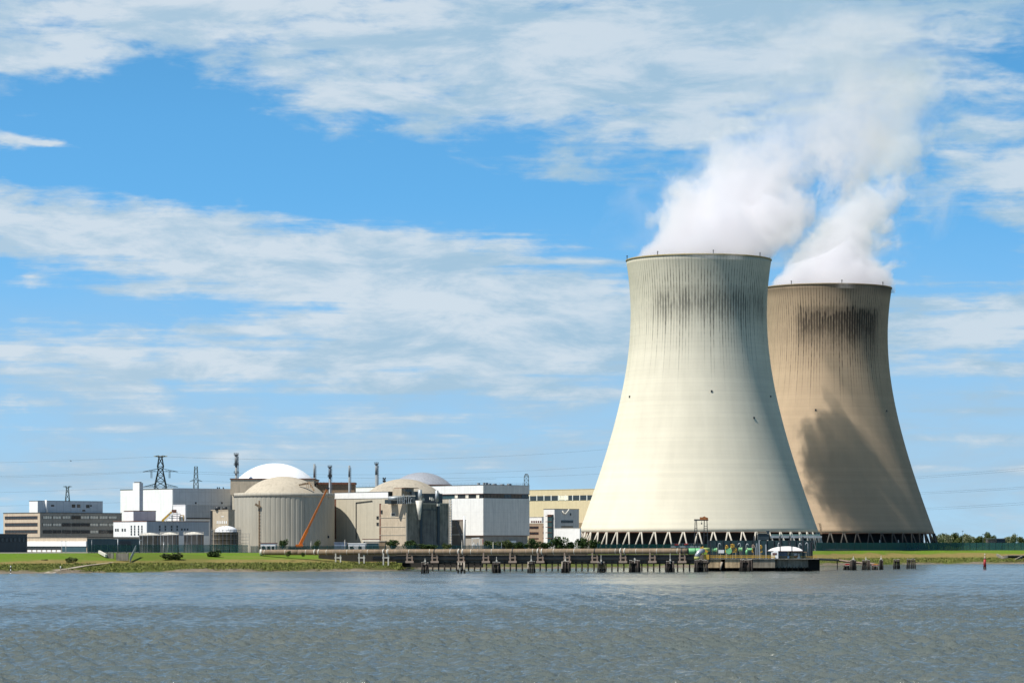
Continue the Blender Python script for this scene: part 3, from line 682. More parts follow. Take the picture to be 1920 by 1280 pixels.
# scaffolded dome
t = thing('dome_tank', 'small white domed tank wrapped in scaffold rings, at the foot of the concrete drum', 'tank', (WX(424,1490), 1490, GZ)); c = ORG[t.name]
r = 24*1490/F; zr = WZ(997,1490)-GZ; ztp = WZ(985.6,1490)-GZ; rd = 20.5*1490/F
mb = MB(); mb.lathe(c, [(rd*1.1,-.2),(rd*1.1,zr)], 48); mb.build('tank_wall', mat('brown_tank', (.10,.085,.05), .8, var=.3), t)
mb = MB(); mb.lathe(c, [(rd*1.1,zr),(rd,zr),(rd,zr+.6)]+[(rd*math.cos(a)+.01, zr+.6+(ztp-zr-.6)*math.sin(a)) for a in [math.pi/2*i/8 for i in range(1,9)]], 48); mb.build('dome', M('dome_w'), t)
mb = MB()
for k in range(8):
    a = math.pi/2*k/8
    for q in (-.3,.3): mb.tube(c+Vector((rd*math.cos(a)*math.sin(q)*1.03, -rd*math.cos(a)*math.cos(q)*1.03, zr+.6+(ztp-zr-.6)*math.sin(a))), c+Vector((rd*math.cos(a+.2)*math.sin(q)*1.03, -rd*math.cos(a+.2)*math.cos(q)*1.03, zr+.6+(ztp-zr-.5)*min(math.sin(a+.2),1))), .06, .06, 4)
mb.build('access_ladder', M('steel'), t)
for py in (993.5, 1001.5, 1010.5, 1019.5, 1029):
    z = WZ(py,1490)-GZ; mb = MB(); mb.lathe(c, [(rd*1.12+.2,z),(r+1.0,z),(r+1.0,z+.12),(rd*1.12+.2,z+.12)], 40, closed=True)
    for z2 in (z+.6, z+1.1): mb.lathe(c, [(r+.95,z2),(r+.95,z2+.07),(r+.88,z2+.07),(r+.88,z2)], 40, closed=True)
    mb.build('scaffold_deck', M('palewood'), t)
mb = MB()
for k in range(22):
    a = 2*math.pi*k/22
    for q in (r+.95, rd*1.12+.4): mb.tube(c+Vector((q*math.cos(a),q*math.sin(a),-.2)), c+Vector((q*math.cos(a),q*math.sin(a),WZ(992,1490)-GZ)), .07, .07, 5)
for k in range(6):
    z = WZ(1000+k*6,1490); mb.tube(c+Vector((r+.9,-2,z-GZ)), c+Vector((r+5.5-.3*k,-2,z-GZ)), .06, .06, 4)
for k in range(3): mb.tube(c+Vector((r+2+k*1.5,-2,-.2)), c+Vector((r+2+k*1.5,-2,8.5)), .06, .06, 4)
mb.build('scaffold_tubes', M('galv'), t)

# ------------------------------------------------------------------ reactors
def cap(c, R0, h, z0, n=64, m=14):      # spherical cap profile
    Rs = (R0*R0+h*h)/(2*h); am = math.asin(min(1, R0/Rs)) if h < R0 else math.pi-math.asin(R0/Rs)
    return [(max(Rs*math.sin(am*(1-i/m)), .01), z0+h-Rs+Rs*math.cos(am*(1-i/m))) for i in range(m+1)]
# the fluted drum
D1 = 1625; t = thing('reactor_building', 'round fluted concrete reactor drum with a flat tan dome, the orange crane before it', 'reactor', (WX(533.3,D1), D1, GZ)); c = ORG[t.name]
r = 93.9*D1/F; zt = WZ(923,D1-r)-GZ; zb = WZ(930.5,D1-r)-GZ
def drum_mat():
    m, nt = newmat('fluted_concrete'); tc = nt.n('ShaderNodeTexCoord').outputs['Object']; sp = nt.n('ShaderNodeSeparateXYZ', {0: tc})
    q = nt.m('MULTIPLY', nt.m('ARCTAN2', sp.outputs[0], nt.m('MULTIPLY', sp.outputs[1], -1)), 64/(2*math.pi))
    wn = nt.n('ShaderNodeTexWhiteNoise', {'W': nt.m('FLOOR', q)}, noise_dimensions='1D').outputs['Value']
    f = nt.m('ADD', nt.mr(wn, 0, 1, .93, 1.06), nt.mr(nt.noise(nt.scale(tc, (.5,.5,.06)), 1, 5, .6), .3, .7, -.09, .09))
    fr = nt.m('FRACT', q); f = nt.m('SUBTRACT', f, nt.m('MULTIPLY', nt.mr(nt.m('ABSOLUTE', nt.m('SUBTRACT', fr, .5)), .42, .48, 0, 1), .05))
    f = nt.m('MULTIPLY', f, nt.mr(sp.outputs[2], 0, 3, .86, 1))
    col = nt.mix(1.0, (.40,.37,.305,1), nt.n('ShaderNodeCombineColor', {0: f, 1: f, 2: f}).outputs[0], 'MULTIPLY')
    finish(nt, col, .9, 0, None, .15); return m
dm = drum_mat()
mb = MB(); n = 64*4; prof_r = [r-.14*(1 if k % 4 == 0 else 0) for k in range(n)]; vs = []
for z in (-.4, zb): vs += [(c.x+prof_r[k]*math.cos(2*math.pi*k/n), c.y+prof_r[k]*math.sin(2*math.pi*k/n), c.z+z) for k in range(n)]
mb.add(vs, [(k, (k+1) % n, n+(k+1) % n, n+k) for k in range(n)]); mb.build('drum_wall', dm, t)
mb = MB(); mb.lathe(c, [(r-.6,zb-.12),(r+.12,zb-.12),(r+.12,zt),(r-.7,zt),(r-.7,zt-.6),(.01,zt-.6)], 128); mb.build('parapet', M('conc'), t)
rd = 76.5*D1/F; dc = Vector((WX(531.5,D1), D1, c.z)); hd = WZ(892.6,D1)-c.z-(zt-.7)
mb = MB(); mb.lathe(dc, cap(dc, rd, hd, zt-.7), 96); mb.build('dome', mat('dusty_dome', (.46,.40,.31), .85, var=.1, sc=.12, streak=.05, bump=.06, dirt=(.30,.26,.20)), t)
X, Y = cv(420, 820, 4.742)
mb = MB()      # gantry lying on the dome
mb.bar(W(X(665),Y(421),D1-14), W(X(755),Y(408),D1-13), .5, .8); mb.bar(W(X(755),Y(395),D1-13), W(X(800),Y(470),D1-17), .5, .7)
mb.bar(W(X(690),Y(410),D1-13.4), W(X(760),Y(397),D1-12.6), .25, .3)
for k in range(5): mb.tube(W(X(735+k*16),Y(455-k*5),D1-16), W(X(735+k*16),Y(400+k*3),D1-15), .15, .15, 5)
mb.build('gantry', M('brown'), t)
mb = MB(); a0 = R(-90-25); ca, sa = math.cos(a0), math.sin(a0)
mb = MB(); px = 487; pz = D1-r*math.cos(math.asin((px-533.3)*D1/F/r))-.7
mb.box(((WX(px,pz)), pz, (WZ(1030,pz)+WZ(938,pz))/2), (1.2,.7,WZ(938,pz)-WZ(1030,pz))); mb.bar(W(478.5,944.2,pz-1), W(488.5,951,pz-.6), .8, 1.1); mb.tube(W(487.5,938,pz), W(487.5,935,pz), .12, .12, 5)
for k in range(14): mb.box((WX(px,pz)-.1, pz-.4, WZ(1026-k*6,pz)), (.9,.3,.25))
mb.build('lift_rail', M('brown'), t)
mb = MB(); mb.box(W(616,1006,D1-r*.45), (.7,.6,1.2)); mb.build('wall_vent', M('darksteel'), t)
# white dome on its tan collar
D2 = 1720; t = thing('reactor_building', 'smooth bright white reactor dome on a tan collar, behind the fluted drum', 'reactor', (WX(516,D2), D2, GZ)); c = ORG[t.name]
r = 74.5*D2/F; z0 = WZ(899.7,D2)-GZ
mb = MB(); mb.lathe(c, [(r+2,-.2),(r+2,z0-7)], 64); mb.build('drum_wall', M('conc'), t)
hh = WZ(899.7,D2)-WZ(918,D2)+3
mb = MB(); mb.box((c.x, c.y, c.z+z0-hh/2), (r*2+1.5, r*2+1.5, hh), R(0)); mb.build('collar', M('conc_tan'), t)
mb = MB(); mb.box((c.x, c.y, c.z+z0+.25), (r*2+2.2, r*2+2.2, .5)); mb.build('collar_edge', M('darkred'), t)
mb = MB(); mb.lathe(c, cap(c, 70.5*D2/F, WZ(869.6,D2)-WZ(899.7,D2), z0+.4), 96); mb.build('dome', M('dome_w'), t)
# brown roof beam building to its right
t = thing('link_building', 'long brown roof edge with a dark eave between the white dome and the grey dome', 'building', W(631, 1032, 1715))
mb = MB(); mb.box((WX(631,1715), 1715, (WZ(906.5,1715)+GZ)/2), (70*1715/F, 14, WZ(906.5,1715)-GZ)); mb.build('wall', M('brown'), t)
mb = MB(); mb.box((WX(631,1715), 1715, WZ(906.2,1715)), (73*1715/F, 16, 1.0)); mb.build('eave', M('darkred'), t)
mb = MB()
for x0 in (601,607,626,640): mb.tube(W(x0,906,1708), W(x0,903.6,1708), .3, .3, 6)
mb.build('roof_vent', M('darksteel'), t)

# reactor 2: panelled hall, concrete block, grey dome
X, Y = cv(620, 820, 4.742)
D3 = 1610
b = Bld('panelled_building', 'beige panelled building with a white parapet, carrying the curved shadow of the drum', 'building', 727.5, D3, 627.8, 742)
b.block('wall', M('beige'), GZ-.3, b.z(933.9)); 
b.block('parapet', M('white'), b.z(933.2), b.z(921.8), -.25, b.tr+.2, -.25, b.tl+.2); b.block('parapet_edge', M('roof'), b.z(921.8), b.z(921.0), -.35, b.tr+.3, -.35, b.tl+.3)
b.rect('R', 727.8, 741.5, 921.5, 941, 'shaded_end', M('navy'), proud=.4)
b.rect('L', X(36), X(48), Y(545), Y(900), 'corner_trim', M('darkred'), proud=.12)
b.rect('L', X(226), X(231), Y(575), Y(905), 'downpipe', M('darksteel'), proud=.3)
mb = MB(); q0 = b.pt('L', X(228))-E1*.25; q1 = b.pt('L', X(372))-E1*.25
mb.bar((q0.x,q0.y,WZ(941.8,q0.y)), (q1.x,q1.y,WZ(938.3,q1.y)), .25, .3); mb.build('sloping_pipe', M('darksteel'), b.root)
for y0 in (700,757): b.rect('L', X(411), X(427), Y(y0), Y(y0+23), 'window', M('glass'), frame=M('darksteel'))
b = Bld('entrance_canopy', 'low white canopy with a rust trim at the foot of the beige panelled building', 'canopy', X(434), 1602, X(283), X(440))
b.block('roof', M('strap'), b.z(1014.5), b.z(1010.5)); b.block('edge_trim', M('darkred'), b.z(1010.5), b.z(1009.6), -.2, b.tr+.2, -.2, b.tl+.2)
b.block('wall', M('teal'), GZ-.2, b.z(1014.5), .6, b.tr, .6, b.tl-.2)
# concrete block
b = Bld('concrete_block', 'heavy weathered concrete block with dark pilasters and steel ducts on top, before the grey dome', 'building', 760.8, 1594, 711.6, 841)
b.block('wall', M('conc_tan'), GZ-.3, b.z(944.4))
for y0 in (969.5, 986.5, 1002): b.rect('L', 712, 760, y0, y0+.9, 'joint', M('conc'), proud=.18)
b.rect('L', 711.6, 714, 943.5, 1030, 'corner_trim', M('darkred'), proud=.1)
b.rect('L', 733, 741.5, 960.5, 967.5, 'window_surround', M('strap'), proud=.15); b.rect('L', 734.4, 737, 961.5, 966.5, 'window', M('glass'), proud=.22); b.rect('L', 738, 740.4, 961.5, 966.5, 'window', M('glass'), proud=.22)
b.rect('L', 714.5, 717.5, 956, 962, 'lamp_bracket', M('darksteel'), proud=.3)
b.rect('R', 761.3, 841, 944.5, 1032, 'shaded_wall', M('conc_dark'), proud=.12)  # darker concrete puts the shade of this side into the colour
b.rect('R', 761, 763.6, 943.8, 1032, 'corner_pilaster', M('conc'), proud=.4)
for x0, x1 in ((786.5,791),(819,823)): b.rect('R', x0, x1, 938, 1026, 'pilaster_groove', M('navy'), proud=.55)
b.rect('R', 793, 817.5, 955.5, 1030, 'wall_panel', mat('dark_panel_concrete', (.16,.155,.14), .9, var=.25, streak=.3), proud=.3)  # panel darker than the wall around it
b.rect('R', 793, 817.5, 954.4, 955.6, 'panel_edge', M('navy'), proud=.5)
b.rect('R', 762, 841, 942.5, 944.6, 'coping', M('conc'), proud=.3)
zt = b.z(944.4)
def on(px, py0, py1, D, w, d, name, mtl, rz=TH, b=b):
    mb = MB(); mb.box((WX(px,D), D, (WZ(py0,D)+WZ(py1,D))/2), (w*D/F, d, abs(WZ(py0,D)-WZ(py1,D))), rz); return mb.build(name, mtl, b.root)
on(756, 943, 915, 1609, 30, 7, 'roof_house', M('conc_tan')); on(764, 917, 921, 1602.6, 15, 1.5, 'window', M('glass')); on(762, 914.9, 914, 1609, 36, 8, 'roof_house_edge', M('darkred'))
mb = MB(); mb.tube(W(728,934,1594), W(756,934,1594), 1.1, 1.1, 14); mb.build('round_duct', M('steel'), b.root)
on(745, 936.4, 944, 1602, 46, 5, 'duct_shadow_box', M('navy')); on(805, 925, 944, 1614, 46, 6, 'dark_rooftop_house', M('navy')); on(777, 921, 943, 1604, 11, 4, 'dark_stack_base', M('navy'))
on(758, 928.5, 929.8, 1592, 42, 1.2, 'pipe_rack_beam', M('strap'), 0)
mb = MB()
for k in range(16):
    x0 = 748+rnd.random()*24; y0 = 930+rnd.random()*12; mb.bar(W(x0,y0,1590+k*.2), W(x0+rnd.uniform(-5,5),y0+rnd.uniform(-5,3),1590+k*.2), .35, .4)
for k in range(7): mb.tube(W(746+k*4,944,1591), W(746+k*4,930,1591), .18, .18, 5)
mb.build('pipework', M('steel'), b.root)
for x0, ya, yb, w in ((787.5,917.5,938,1.05),(819,919,940,.85)):
    mb = MB(); mb.tube(W(x0,yb,1594), W(x0,ya,1594), w, w*.95, 12); mb.build('vent_stack', M('steel'), b.root)
mb = MB(); mb.tube(W(785.5,938,1592), W(786.5,974,1592), 1.75, .45, 12); mb.build('hopper', M('strap'), b.root)
mb = MB()
for x0, y0 in ((793,936),(808,934),(811,936),(822,946)): mb.box(W(x0,y0,1596), (1.3,1,1.2), .4)
mb.build('rooftop_units', M('strap'), b.root)
# grey tan dome and silver dome
def dome_reactor(label, pxc, D, half, ytop, ybase, m, n=96):
    t = thing('reactor_building', label, 'reactor', (WX(pxc,D), D, GZ)); c = ORG[t.name]; r = half*D/F; zb = WZ(ybase,D)-GZ
    mb = MB(); mb.lathe(c, [(r,-.2),(r,zb)], n); mb.build('drum_wall', M('conc'), t)
    mb = MB(); mb.lathe(c, cap(c, r+.3, WZ(ytop,D)-WZ(ybase,D), zb), n); mb.build('dome', m, t)
    mb = MB(); mb.lathe(c, [(r+.2,zb-.5),(r+.7,zb-.5),(r+.7,zb+.1),(r+.2,zb+.1)], n); mb.build('ring_edge', M('darkred'), t)
dome_reactor('grey tan concrete reactor dome rising behind the heavy concrete block', 757, 1690, 71, 897.3, 928, mat('sooty_dome', (.40,.35,.275), .85, var=.16, sc=.1, streak=.05, bump=.06, dirt=(.21,.185,.15)))
dome_reactor('smooth silver reactor dome farthest back, right of the tan one', 790.5, 1830, 55, 885.2, 909, M('dome_s'))

# ventilation stacks
def stack(px, ytop, ybot, D, w0, w1, ysplit, label, plat=(), m='stackgrey'):
    t = thing('vent_stack', label, 'stack', (WX(px,D), D, GZ), 'slender stacks between the reactors'); c = ORG[t.name]
    zt, zs = WZ(ytop,D), WZ(ysplit,D); r0, r1 = w0*D/F/2*.76, w1*D/F/2*.76
    mb = MB(); mb.tube((c.x,c.y,GZ), (c.x,c.y,zs), r1, r1, 16); mb.build('lower_shaft', M(m), t)
    mb = MB(); mb.tube((c.x,c.y,zs), (c.x,c.y,zt), r0, r0, 16); mb.build('upper_shaft', M(m), t)
    for p in plat:
        z = WZ(p,D)-GZ; mb = MB(); mb.lathe(c, [(r0,z),(r0+.45,z),(r0+.45,z+.2),(r0,z+.15)], 20, closed=True)
        for q in (.6,1.1): mb.lathe(c, [(r0+.4,z+q),(r0+.45,z+q),(r0+.45,z+q+.08),(r0+.4,z+q+.08)], 20, closed=True)
        for k in range(8): a = k*math.pi/4; mb.tube(c+Vector(((r0+.42)*math.cos(a),(r0+.42)*math.sin(a),z)), c+Vector(((r0+.42)*math.cos(a),(r0+.42)*math.sin(a),z+1.15)), .05, .05, 4)
        mb.build('platform', M('darksteel'), t)
    mb = MB(); mb.tube((c.x+r0+.3,c.y-.4,GZ), (c.x+r0+.3,c.y-.4,zt-1), .14, .14, 5)
    for k in range(30): z = zt-2-k*1.1; mb.box((c.x+r0+.3,c.y-.5,z), (.6,.1,.1))
    mb.build('ladder', M('galv'), t)
stack(443, 851.2, 901, 1700, 8.2, 6.6, 872, 'stepped grey vent stack left of the white dome, tallest of the stacks', (853,872,887))
stack(589.5, 869.5, 910, 1735, 5.4, 5.4, 895, 'plain grey vent stack at the right edge of the white dome')
stack(618.5, 873.5, 924, 1700, 7, 6, 894, 'dark ringed vent stack above the right rim of the fluted drum', (876,894), 'galv')
stack(655, 872.3, 924, 1700, 5, 5, 894, 'plain thin vent stack standing free right of the dark ringed one')
stack(706, 868.3, 915, 1720, 7, 7, 890, 'pale vent stack with a ladder, just left of the grey tan dome', (870,))
t = thing('roof_beacon', 'small dark mast head poking up beside the pale stack', 'mast', W(720.5,905,1725)); mb = MB(); mb.tube(W(720.5,1032,1725), W(720.5,896,1725), .3, .3, 6); mb.build('mast', M('darksteel'), t)
mb = MB(); [mb.box(W(718.5+k*4,896.5+j*5,1725), (.6,.5,1.1)) for k in (0,1) for j in (0,1)]; mb.build('lamp', M('darksteel'), t)

# ------------------------------------------------------------------ white hall with glazed band
X, Y = cv(820, 860, 5.567)
b = Bld('machine_hall', 'big white hall with a dark glazed band, its broad grey face in shade', 'hall', 905.9, 1720, 621, 992.6)
b.block('upper_wall', M('white'), b.z(925.2), b.z(908.6)); b.block('roof', M('roof'), b.z(908.6), b.z(908.0), -.2, b.tr+.2, -.2, b.tl+.2)
b.rect('R', 906.3, 992.5, 908.7, 925, 'upper_cladding', mat('warm_shade_cladding', (.74,.68,.60), .65, var=.05, lines=[('xy', 4.2, .09, .07), (2, 5.2, .06, .06)]), proud=.1)  # same white wall, toned darker on its shaded face
b.block('glazed_band', M('teal'), b.z(934), b.z(925.2), .5, b.tr-.5, .5, b.tl-.5)
b.block('band_edge', M('darkred'), b.z(925.6), b.z(924.7), -.12, b.tr+.12, -.12, b.tl+.12)
rw = random.Random(5)
for k in range(13): b.rect('R', 907.5+k*6.5, 913.3+k*6.5, 926.4, 933.3, 'band_window', M('glass') if rw.random() < .6 else mat('brown_blind%d' % k, (.16,.12,.09), .7), proud=-.42, frame=M('darksteel'))
for k in range(8): b.rect('L', 852+k*6.7, 857.6+k*6.7, 926.6, 933.4, 'band_window', M('glass') if k % 3 else M('blind'), proud=-.42, frame=M('darksteel'))
tl2 = b.t('L', 847)
b.block('lower_wall', M('white'), b.z(1003.2), b.z(933.6), 0, None, 0, tl2)
b.rect('R', 906.3, 992.5, 934, 1003.1, 'lower_cladding', mat('warm_shade_lower', (.72,.67,.60), .65, var=.05, lines=[('xy', 4.2, .09, .07), (2, 5.2, .06, .06)]), proud=.1)  # shaded face again, its shade mixed into the white
b.block('base', mat('base_concrete', (.33,.30,.26), .85, var=.15), GZ-.3, b.z(1003.2), .8, b.tr-.5, .8, tl2)
b.block('base_edge', M('darkred'), b.z(1003.9), b.z(1003.1), -.1, b.tr+.1, -.1, tl2)
b.rect('R', 956, 965, 1013, 1017, 'door_canopy', M('white_plain'), proud=1.2)
b.block('rear_wall', M('conc'), GZ-.3, b.z(925), .6, b.tr, tl2+.5, None)
for k in range(9):
    q0 = b.C+E1*(b.tr*(.08+.1*k))+E2*(4+rnd.random()*14); w_ = rnd.uniform(.8,1.8); h_ = rnd.uniform(.5,1.3); z_ = b.z(908.0)
    mb = MB(); mb.box((q0.x,q0.y,z_+h_/2), (w_,w_,h_), TH); mb.build('roof_unit', M('steel'), b.root)
mb = MB(); z_ = b.z(908.0)
for f, e_, L_ in ((b.C, E1, b.tr), (b.C, E2, b.tl)):
    for zz in (.55, 1.05): mb.bar(Vector((f.x,f.y,z_+zz)), Vector((f.x,f.y,z_+zz))+e_*L_, .05)
    for k in range(int(L_/3)): q0 = f+e_*(k*3.0); mb.bar((q0.x,q0.y,z_), (q0.x,q0.y,z_+1.05), .05)
mb.build('roof_railing', M('galv'), b.root)
# stair tower by its left edge
t = thing('stair_ladder', 'white caged access ladder up the left edge of the white hall', 'ladder', W(844.5,1032,1690))
mb = MB(); D = 1690
for x0 in (842.3,846.7): mb.tube(W(x0,1032,D), W(x0,935,D), .16, .16, 5)
for k in range(20): mb.bar(W(842.3,1028-k*4.7,D), W(846.7,1028-k*4.7,D), .7, .35)
mb.build('cage', M('white_plain'), t)
b = Bld('brick_shed', 'low grey brown lean-to at the foot of the white hall, behind the white mast', 'shed', 868, 1690, 846.5, 873)
b.shell(mat('grey_brown_block', (.27,.235,.195), .85, var=.12), M('darkred'), 974); b.rect('L', 847, 868, 1000.5, 1003, 'ledge', M('strap'), proud=.4); b.rect('L', 848, 853, 986, 987, 'ledge', M('strap'), proud=.3)
t = thing('mast', 'slim white mast with a dark diagonal brace beside the low lean-to', 'mast', W(870.3,1032,1660))
mb = MB(); mb.tube(W(870.3,1032,1660), W(870.3,967,1660), .55, .45, 8); mb.build('post', M('white_plain'), t)
mb = MB(); mb.bar(W(853.5,975,1660), W(867.5,1012,1660), .45, .8); mb.bar(W(867.5,1012,1660), W(868,1032,1660), .45, .8); mb.build('brace', M('darksteel'), t)
t = thing('signboard', 'pale red and white panel standing by the base of the white hall', 'panel', W(903,1030,1650))
mb = MB(); mb.box(W(903,1015,1650), (1.4,.3,10*1650/F)); mb.build('board', M('strap'), t); mb = MB(); mb.box(W(905.2,1015,1650.0), (.35,.34,10*1650/F)); mb.build('edge', M('red'), t)
t = thing('equipment_rack', 'white pipe frames and grey cabinets standing outside the hall base', 'equipment', W(893,1030,1650)); mb = MB()
for k in range(6): mb.box(W(886+k*2.4,1020+rnd.random()*6,1650+k*.3), (.5,.5,2.2))
mb.bar(W(884,1009,1650), W(899,1008,1650), .4, .5); [mb.tube(W(x0,1030,1650), W(x0,1009,1650), .14, .14, 5) for x0 in (885,899)]
mb.build('frame', M('white_plain'), t)

# ------------------------------------------------------------------ tan hall and the blocks before it
b = Bld('long_hall', 'long tan hall with a window strip under its flat roof, left of the cream tower', 'hall', 1160, 1960, 985, 1180)
b.block('wall', M('tan'), GZ-.3, b.z(915.6)); b.block('roof_edge', M('tan'), b.z(915.6), b.z(914.9), -.2, b.tr+.2, -.2, b.tl+.2)
b.rect('L', 990, 1158, 928.3, 937.6, 'window_strip', M('glass'), proud=.1)
for k in range(13): x0 = 993+k*13.4; b.rect('L', x0, x0+1.2, 928, 938, 'mullion', M('white_plain'), proud=.22)
b.rect('L', 1048, 1066, 928.8, 937.2, 'blind', M('blind'), proud=.17)
b.rect('L', 1085, 1120, 979.5, 1020, 'lower_block', M('brown'), proud=2.0)
X, Y = cv(820, 860, 5.567)
b = Bld('office_building', 'small tan brick office with narrow window rows, right of the white hall', 'office building', X(1162), 1790, X(952), X(1175))
b.shell(mat('pinkish_brick', (.34,.25,.18), .85, var=.1), M('strap'), 979.6)
for y0, y1 in ((705,724),(765,784),(827,834)):
    b.rect('L', X(955), X(1056), Y(y0), Y(y1), 'ribbon_window', M('glass'), frame=M('redframe')); b.rect('L', X(1104), X(1145), Y(y0-3), Y(y1-8), 'window', M('glass'), frame=M('redframe'))
b = Bld('upper_office', 'white upper storey with dark red windows on top of the tan brick office', 'building', X(1092), 1810, X(952), X(1110))
b.block('wall', M('white_plain'), GZ, b.z(969)); b.block('roof', M('strap'), b.z(969), b.z(968.2), -.2, b.tr+.2, -.2, b.tl+.2)
for k in range(5): b.rect('L', X(980+k*23), X(995+k*23), Y(645), Y(663), 'window', M('redframe'), proud=.12)
b = Bld('stair_tower', 'white block with shade toned face and a dark window strip, standing by the cream tower', 'building', X(1222), 1775, X(1110), X(1478))
b.block('wall', M('white_plain'), GZ-.2, b.z(954)); b.block('roof', M('roof'), b.z(954), b.z(953.2), -.15, b.tr+.15, -.15, b.tl+.15)
b.rect('R', X(1225), X(1477), Y(523), Y(718), 'shade_toned_cladding', mat('mid_shade_cladding', (.58,.55,.51), .65, var=.06), proud=.12)  # white wall given a grey tone for the shade on this face
b.rect('R', X(1290), X(1415), Y(640), Y(667), 'window_strip', M('glass'), proud=.25); b.rect('R', X(1290), X(1415), Y(700), Y(714), 'window_strip', M('brown'), proud=.25)
b.rect('R', X(1383), X(1393), Y(566), Y(590), 'wall_vent', M('darksteel'), proud=.4)
mb = MB(); q0 = b.pt('R', X(1320)); q0.y -= 1.0
mb.path([(q0.x-1,q0.y,b.z(957)), (q0.x,q0.y,b.z(962)), (q0.x+1,q0.y,b.z(963)), (q0.x+2,q0.y,b.z(959)), (q0.x+3,q0.y,b.z(954))], .4, 8); mb.build('bent_duct', M('strap'), b.root)
b.rect('L', X(1166), X(1212), Y(583), Y(880), 'glazed_stair', M('teal'), proud=1.2); b.rect('L', X(1164), X(1214), Y(580), Y(586), 'stair_roof', M('darkred'), proud=1.6)
for k in range(5): b.rect('L', X(1150), X(1212), Y(594+k*57), Y(600+k*57), 'stair_landing', M('darkred'), proud=1.5)
b2 = Bld('white_annexe', 'plain bright white low block in front of the shade toned block by the cream tower', 'building', X(1487), 1745, X(1221), X(1500))
b2.block('wall', M('white_plain'), GZ-.2, b2.z(990.3), 0, None, 0, None); b2.block('roof', M('strap'), b2.z(990.3), b2.z(989.6), -.1, b2.tr+.1, -.1, b2.tl+.1)

# ------------------------------------------------------------------ orange crane
t = thing('mobile_crane', 'orange telescopic crane boom leaning up against the fluted drum', 'crane', W(562,1030,1570))
a0, a1 = W(562.5,1021,1570), W(613.5,916,1574); am = a0.lerp(a1, .26)
mb = MB(); mb.bar(a0, am, 1.15, 1.3); mb.build('boom_base', M('orange'), t)
mb = MB(); mb.bar(am, a0.lerp(a1,.62), .85, .95); mb.bar(a0.lerp(a1,.62), a1, .65, .75); mb.build('boom_extension', mat('dull_orange', (.42,.13,.03), .5, var=.15), t)
mb = MB(); mb.box(a1+Vector((.3,0,.2)), (1.6,1,.8)); mb.tube(a1+Vector((.6,0,0)), a1+Vector((.6,0,-5)), .06, .06, 4); mb.build('boom_head', M('darksteel'), t)
mb = MB(); mb.box((a0.x-1.2, a0.y, GZ+1.6), (9,2.8,1.4)); mb.build('chassis', M('darksteel'), t)
mb = MB(); mb.box((a0.x-.3, a0.y, GZ+2.9), (3.6,2.6,1.5)); mb.build('turret', M('orange'), t)
for k in range(4): mb = MB(); q0 = Vector((a0.x-4.6+k*2.2, a0.y-1.5, GZ+.75)); mb.tube(q0, q0+Vector((0,.5,0)), .72, .72, 14); mb.build('wheel', M('navy'), t)
# huts and parked things behind the fence
def hut(px0, px1, y0, D, label, m, roof, win=None, cat='hut', rot=R(-6)):
    w = (px1-px0)*D/F; z1 = WZ(y0,D); cx = WX((px0+px1)/2,D)
    t = thing('site_hut', label, cat, (cx, D, GZ)); mb = MB(); mb.box((cx,D,(GZ+z1)/2-.1), (w,4.5,z1-GZ+.1), rot); mb.build('wall', m, t)
    mb = MB(); mb.box((cx,D,z1+.05), (w+.5,5,.35), rot); mb.build('roof', roof, t)
    if win:
        for q in win:
            mb = MB(); mb.box((cx+q*w-.3,D-2.3,GZ+(z1-GZ)*.45), (w*.18,.5,(z1-GZ)*.45), rot); mb.build('window', M('glass'), t)
    return t
hut(490, 518, 1018, 1560, 'white site hut with small windows left of the dark bush by the drum', M('white_plain'), M('redframe'), (-.3,.05,.35))
hut(654, 686, 1018.5, 1570, 'white site shelter with open dark bays, below the curved shadow', M('white_plain'), M('white_plain'), (-.3,.2))
hut(628, 650, 1017, 1590, 'blue grey low shed at the foot of the shaded drum side', M('bluegrey'), M('bluegrey'))
hut(713, 723, 1014, 1583, 'small brown kiosk at the foot of the concrete block', M('brown'), M('conc'))
hut(686, 711, 1017, 1592, 'teal green cabin beside the white shelter', M('teal'), M('strap'))

# ------------------------------------------------------------------ green mesh fences
def fence(pts, h, label, mm='fence'):
    t = thing('mesh_fence', label, 'fence', (pts[0][0], pts[0][1], pts[0][2]), 'green mesh fences along the dyke')
    mb = MB()
    for (x0,y0,z0),(x1,y1,z1) in zip(pts, pts[1:]):
        a, c_ = Vector((x0,y0,z0)), Vector((x1,y1,z1)); L = (c_-a).length; n = max(1, int(L/6)); dirv = (c_-a)/L; nrm = Vector((-dirv.y,dirv.x,0))
        mb.frame(a, dirv, nrm, UP, 0, L, -.03, .03, .05, h)
        pb = MB(); pb.frame(a, dirv, nrm, UP, -.07, .07, -.16, .02, -.2, h+.25); pb.build('post', M('teal'), t)
    mb.build('mesh_panel', M(mm), t)
def crest(px, s=112): D = float(shore(px))+s; return (WX(px,D), D, ground_z(px,D))
fence([crest(p) for p in range(165, 470, 12)], 3.6, 'green mesh fence along the dyke before the storage tanks')
fence([crest(p, 118) for p in range(470, 760, 12)], 3.0, 'green mesh fence behind the left end of the big pipe')
fence([crest(p, 130) for p in range(760, 1130, 12)], 3.2, 'green mesh fence under the bushes in front of the white hall')
fence([crest(p, 112) for p in range(1120, 1540, 14)], 3.8, 'dark green mesh fence along the foot of the cream tower', 'fence_close')
fence([crest(p, 112) for p in range(1530, 2000, 12)], 4.6, 'tall blue green mesh fence on the grass before the brown tower', 'fence_close')

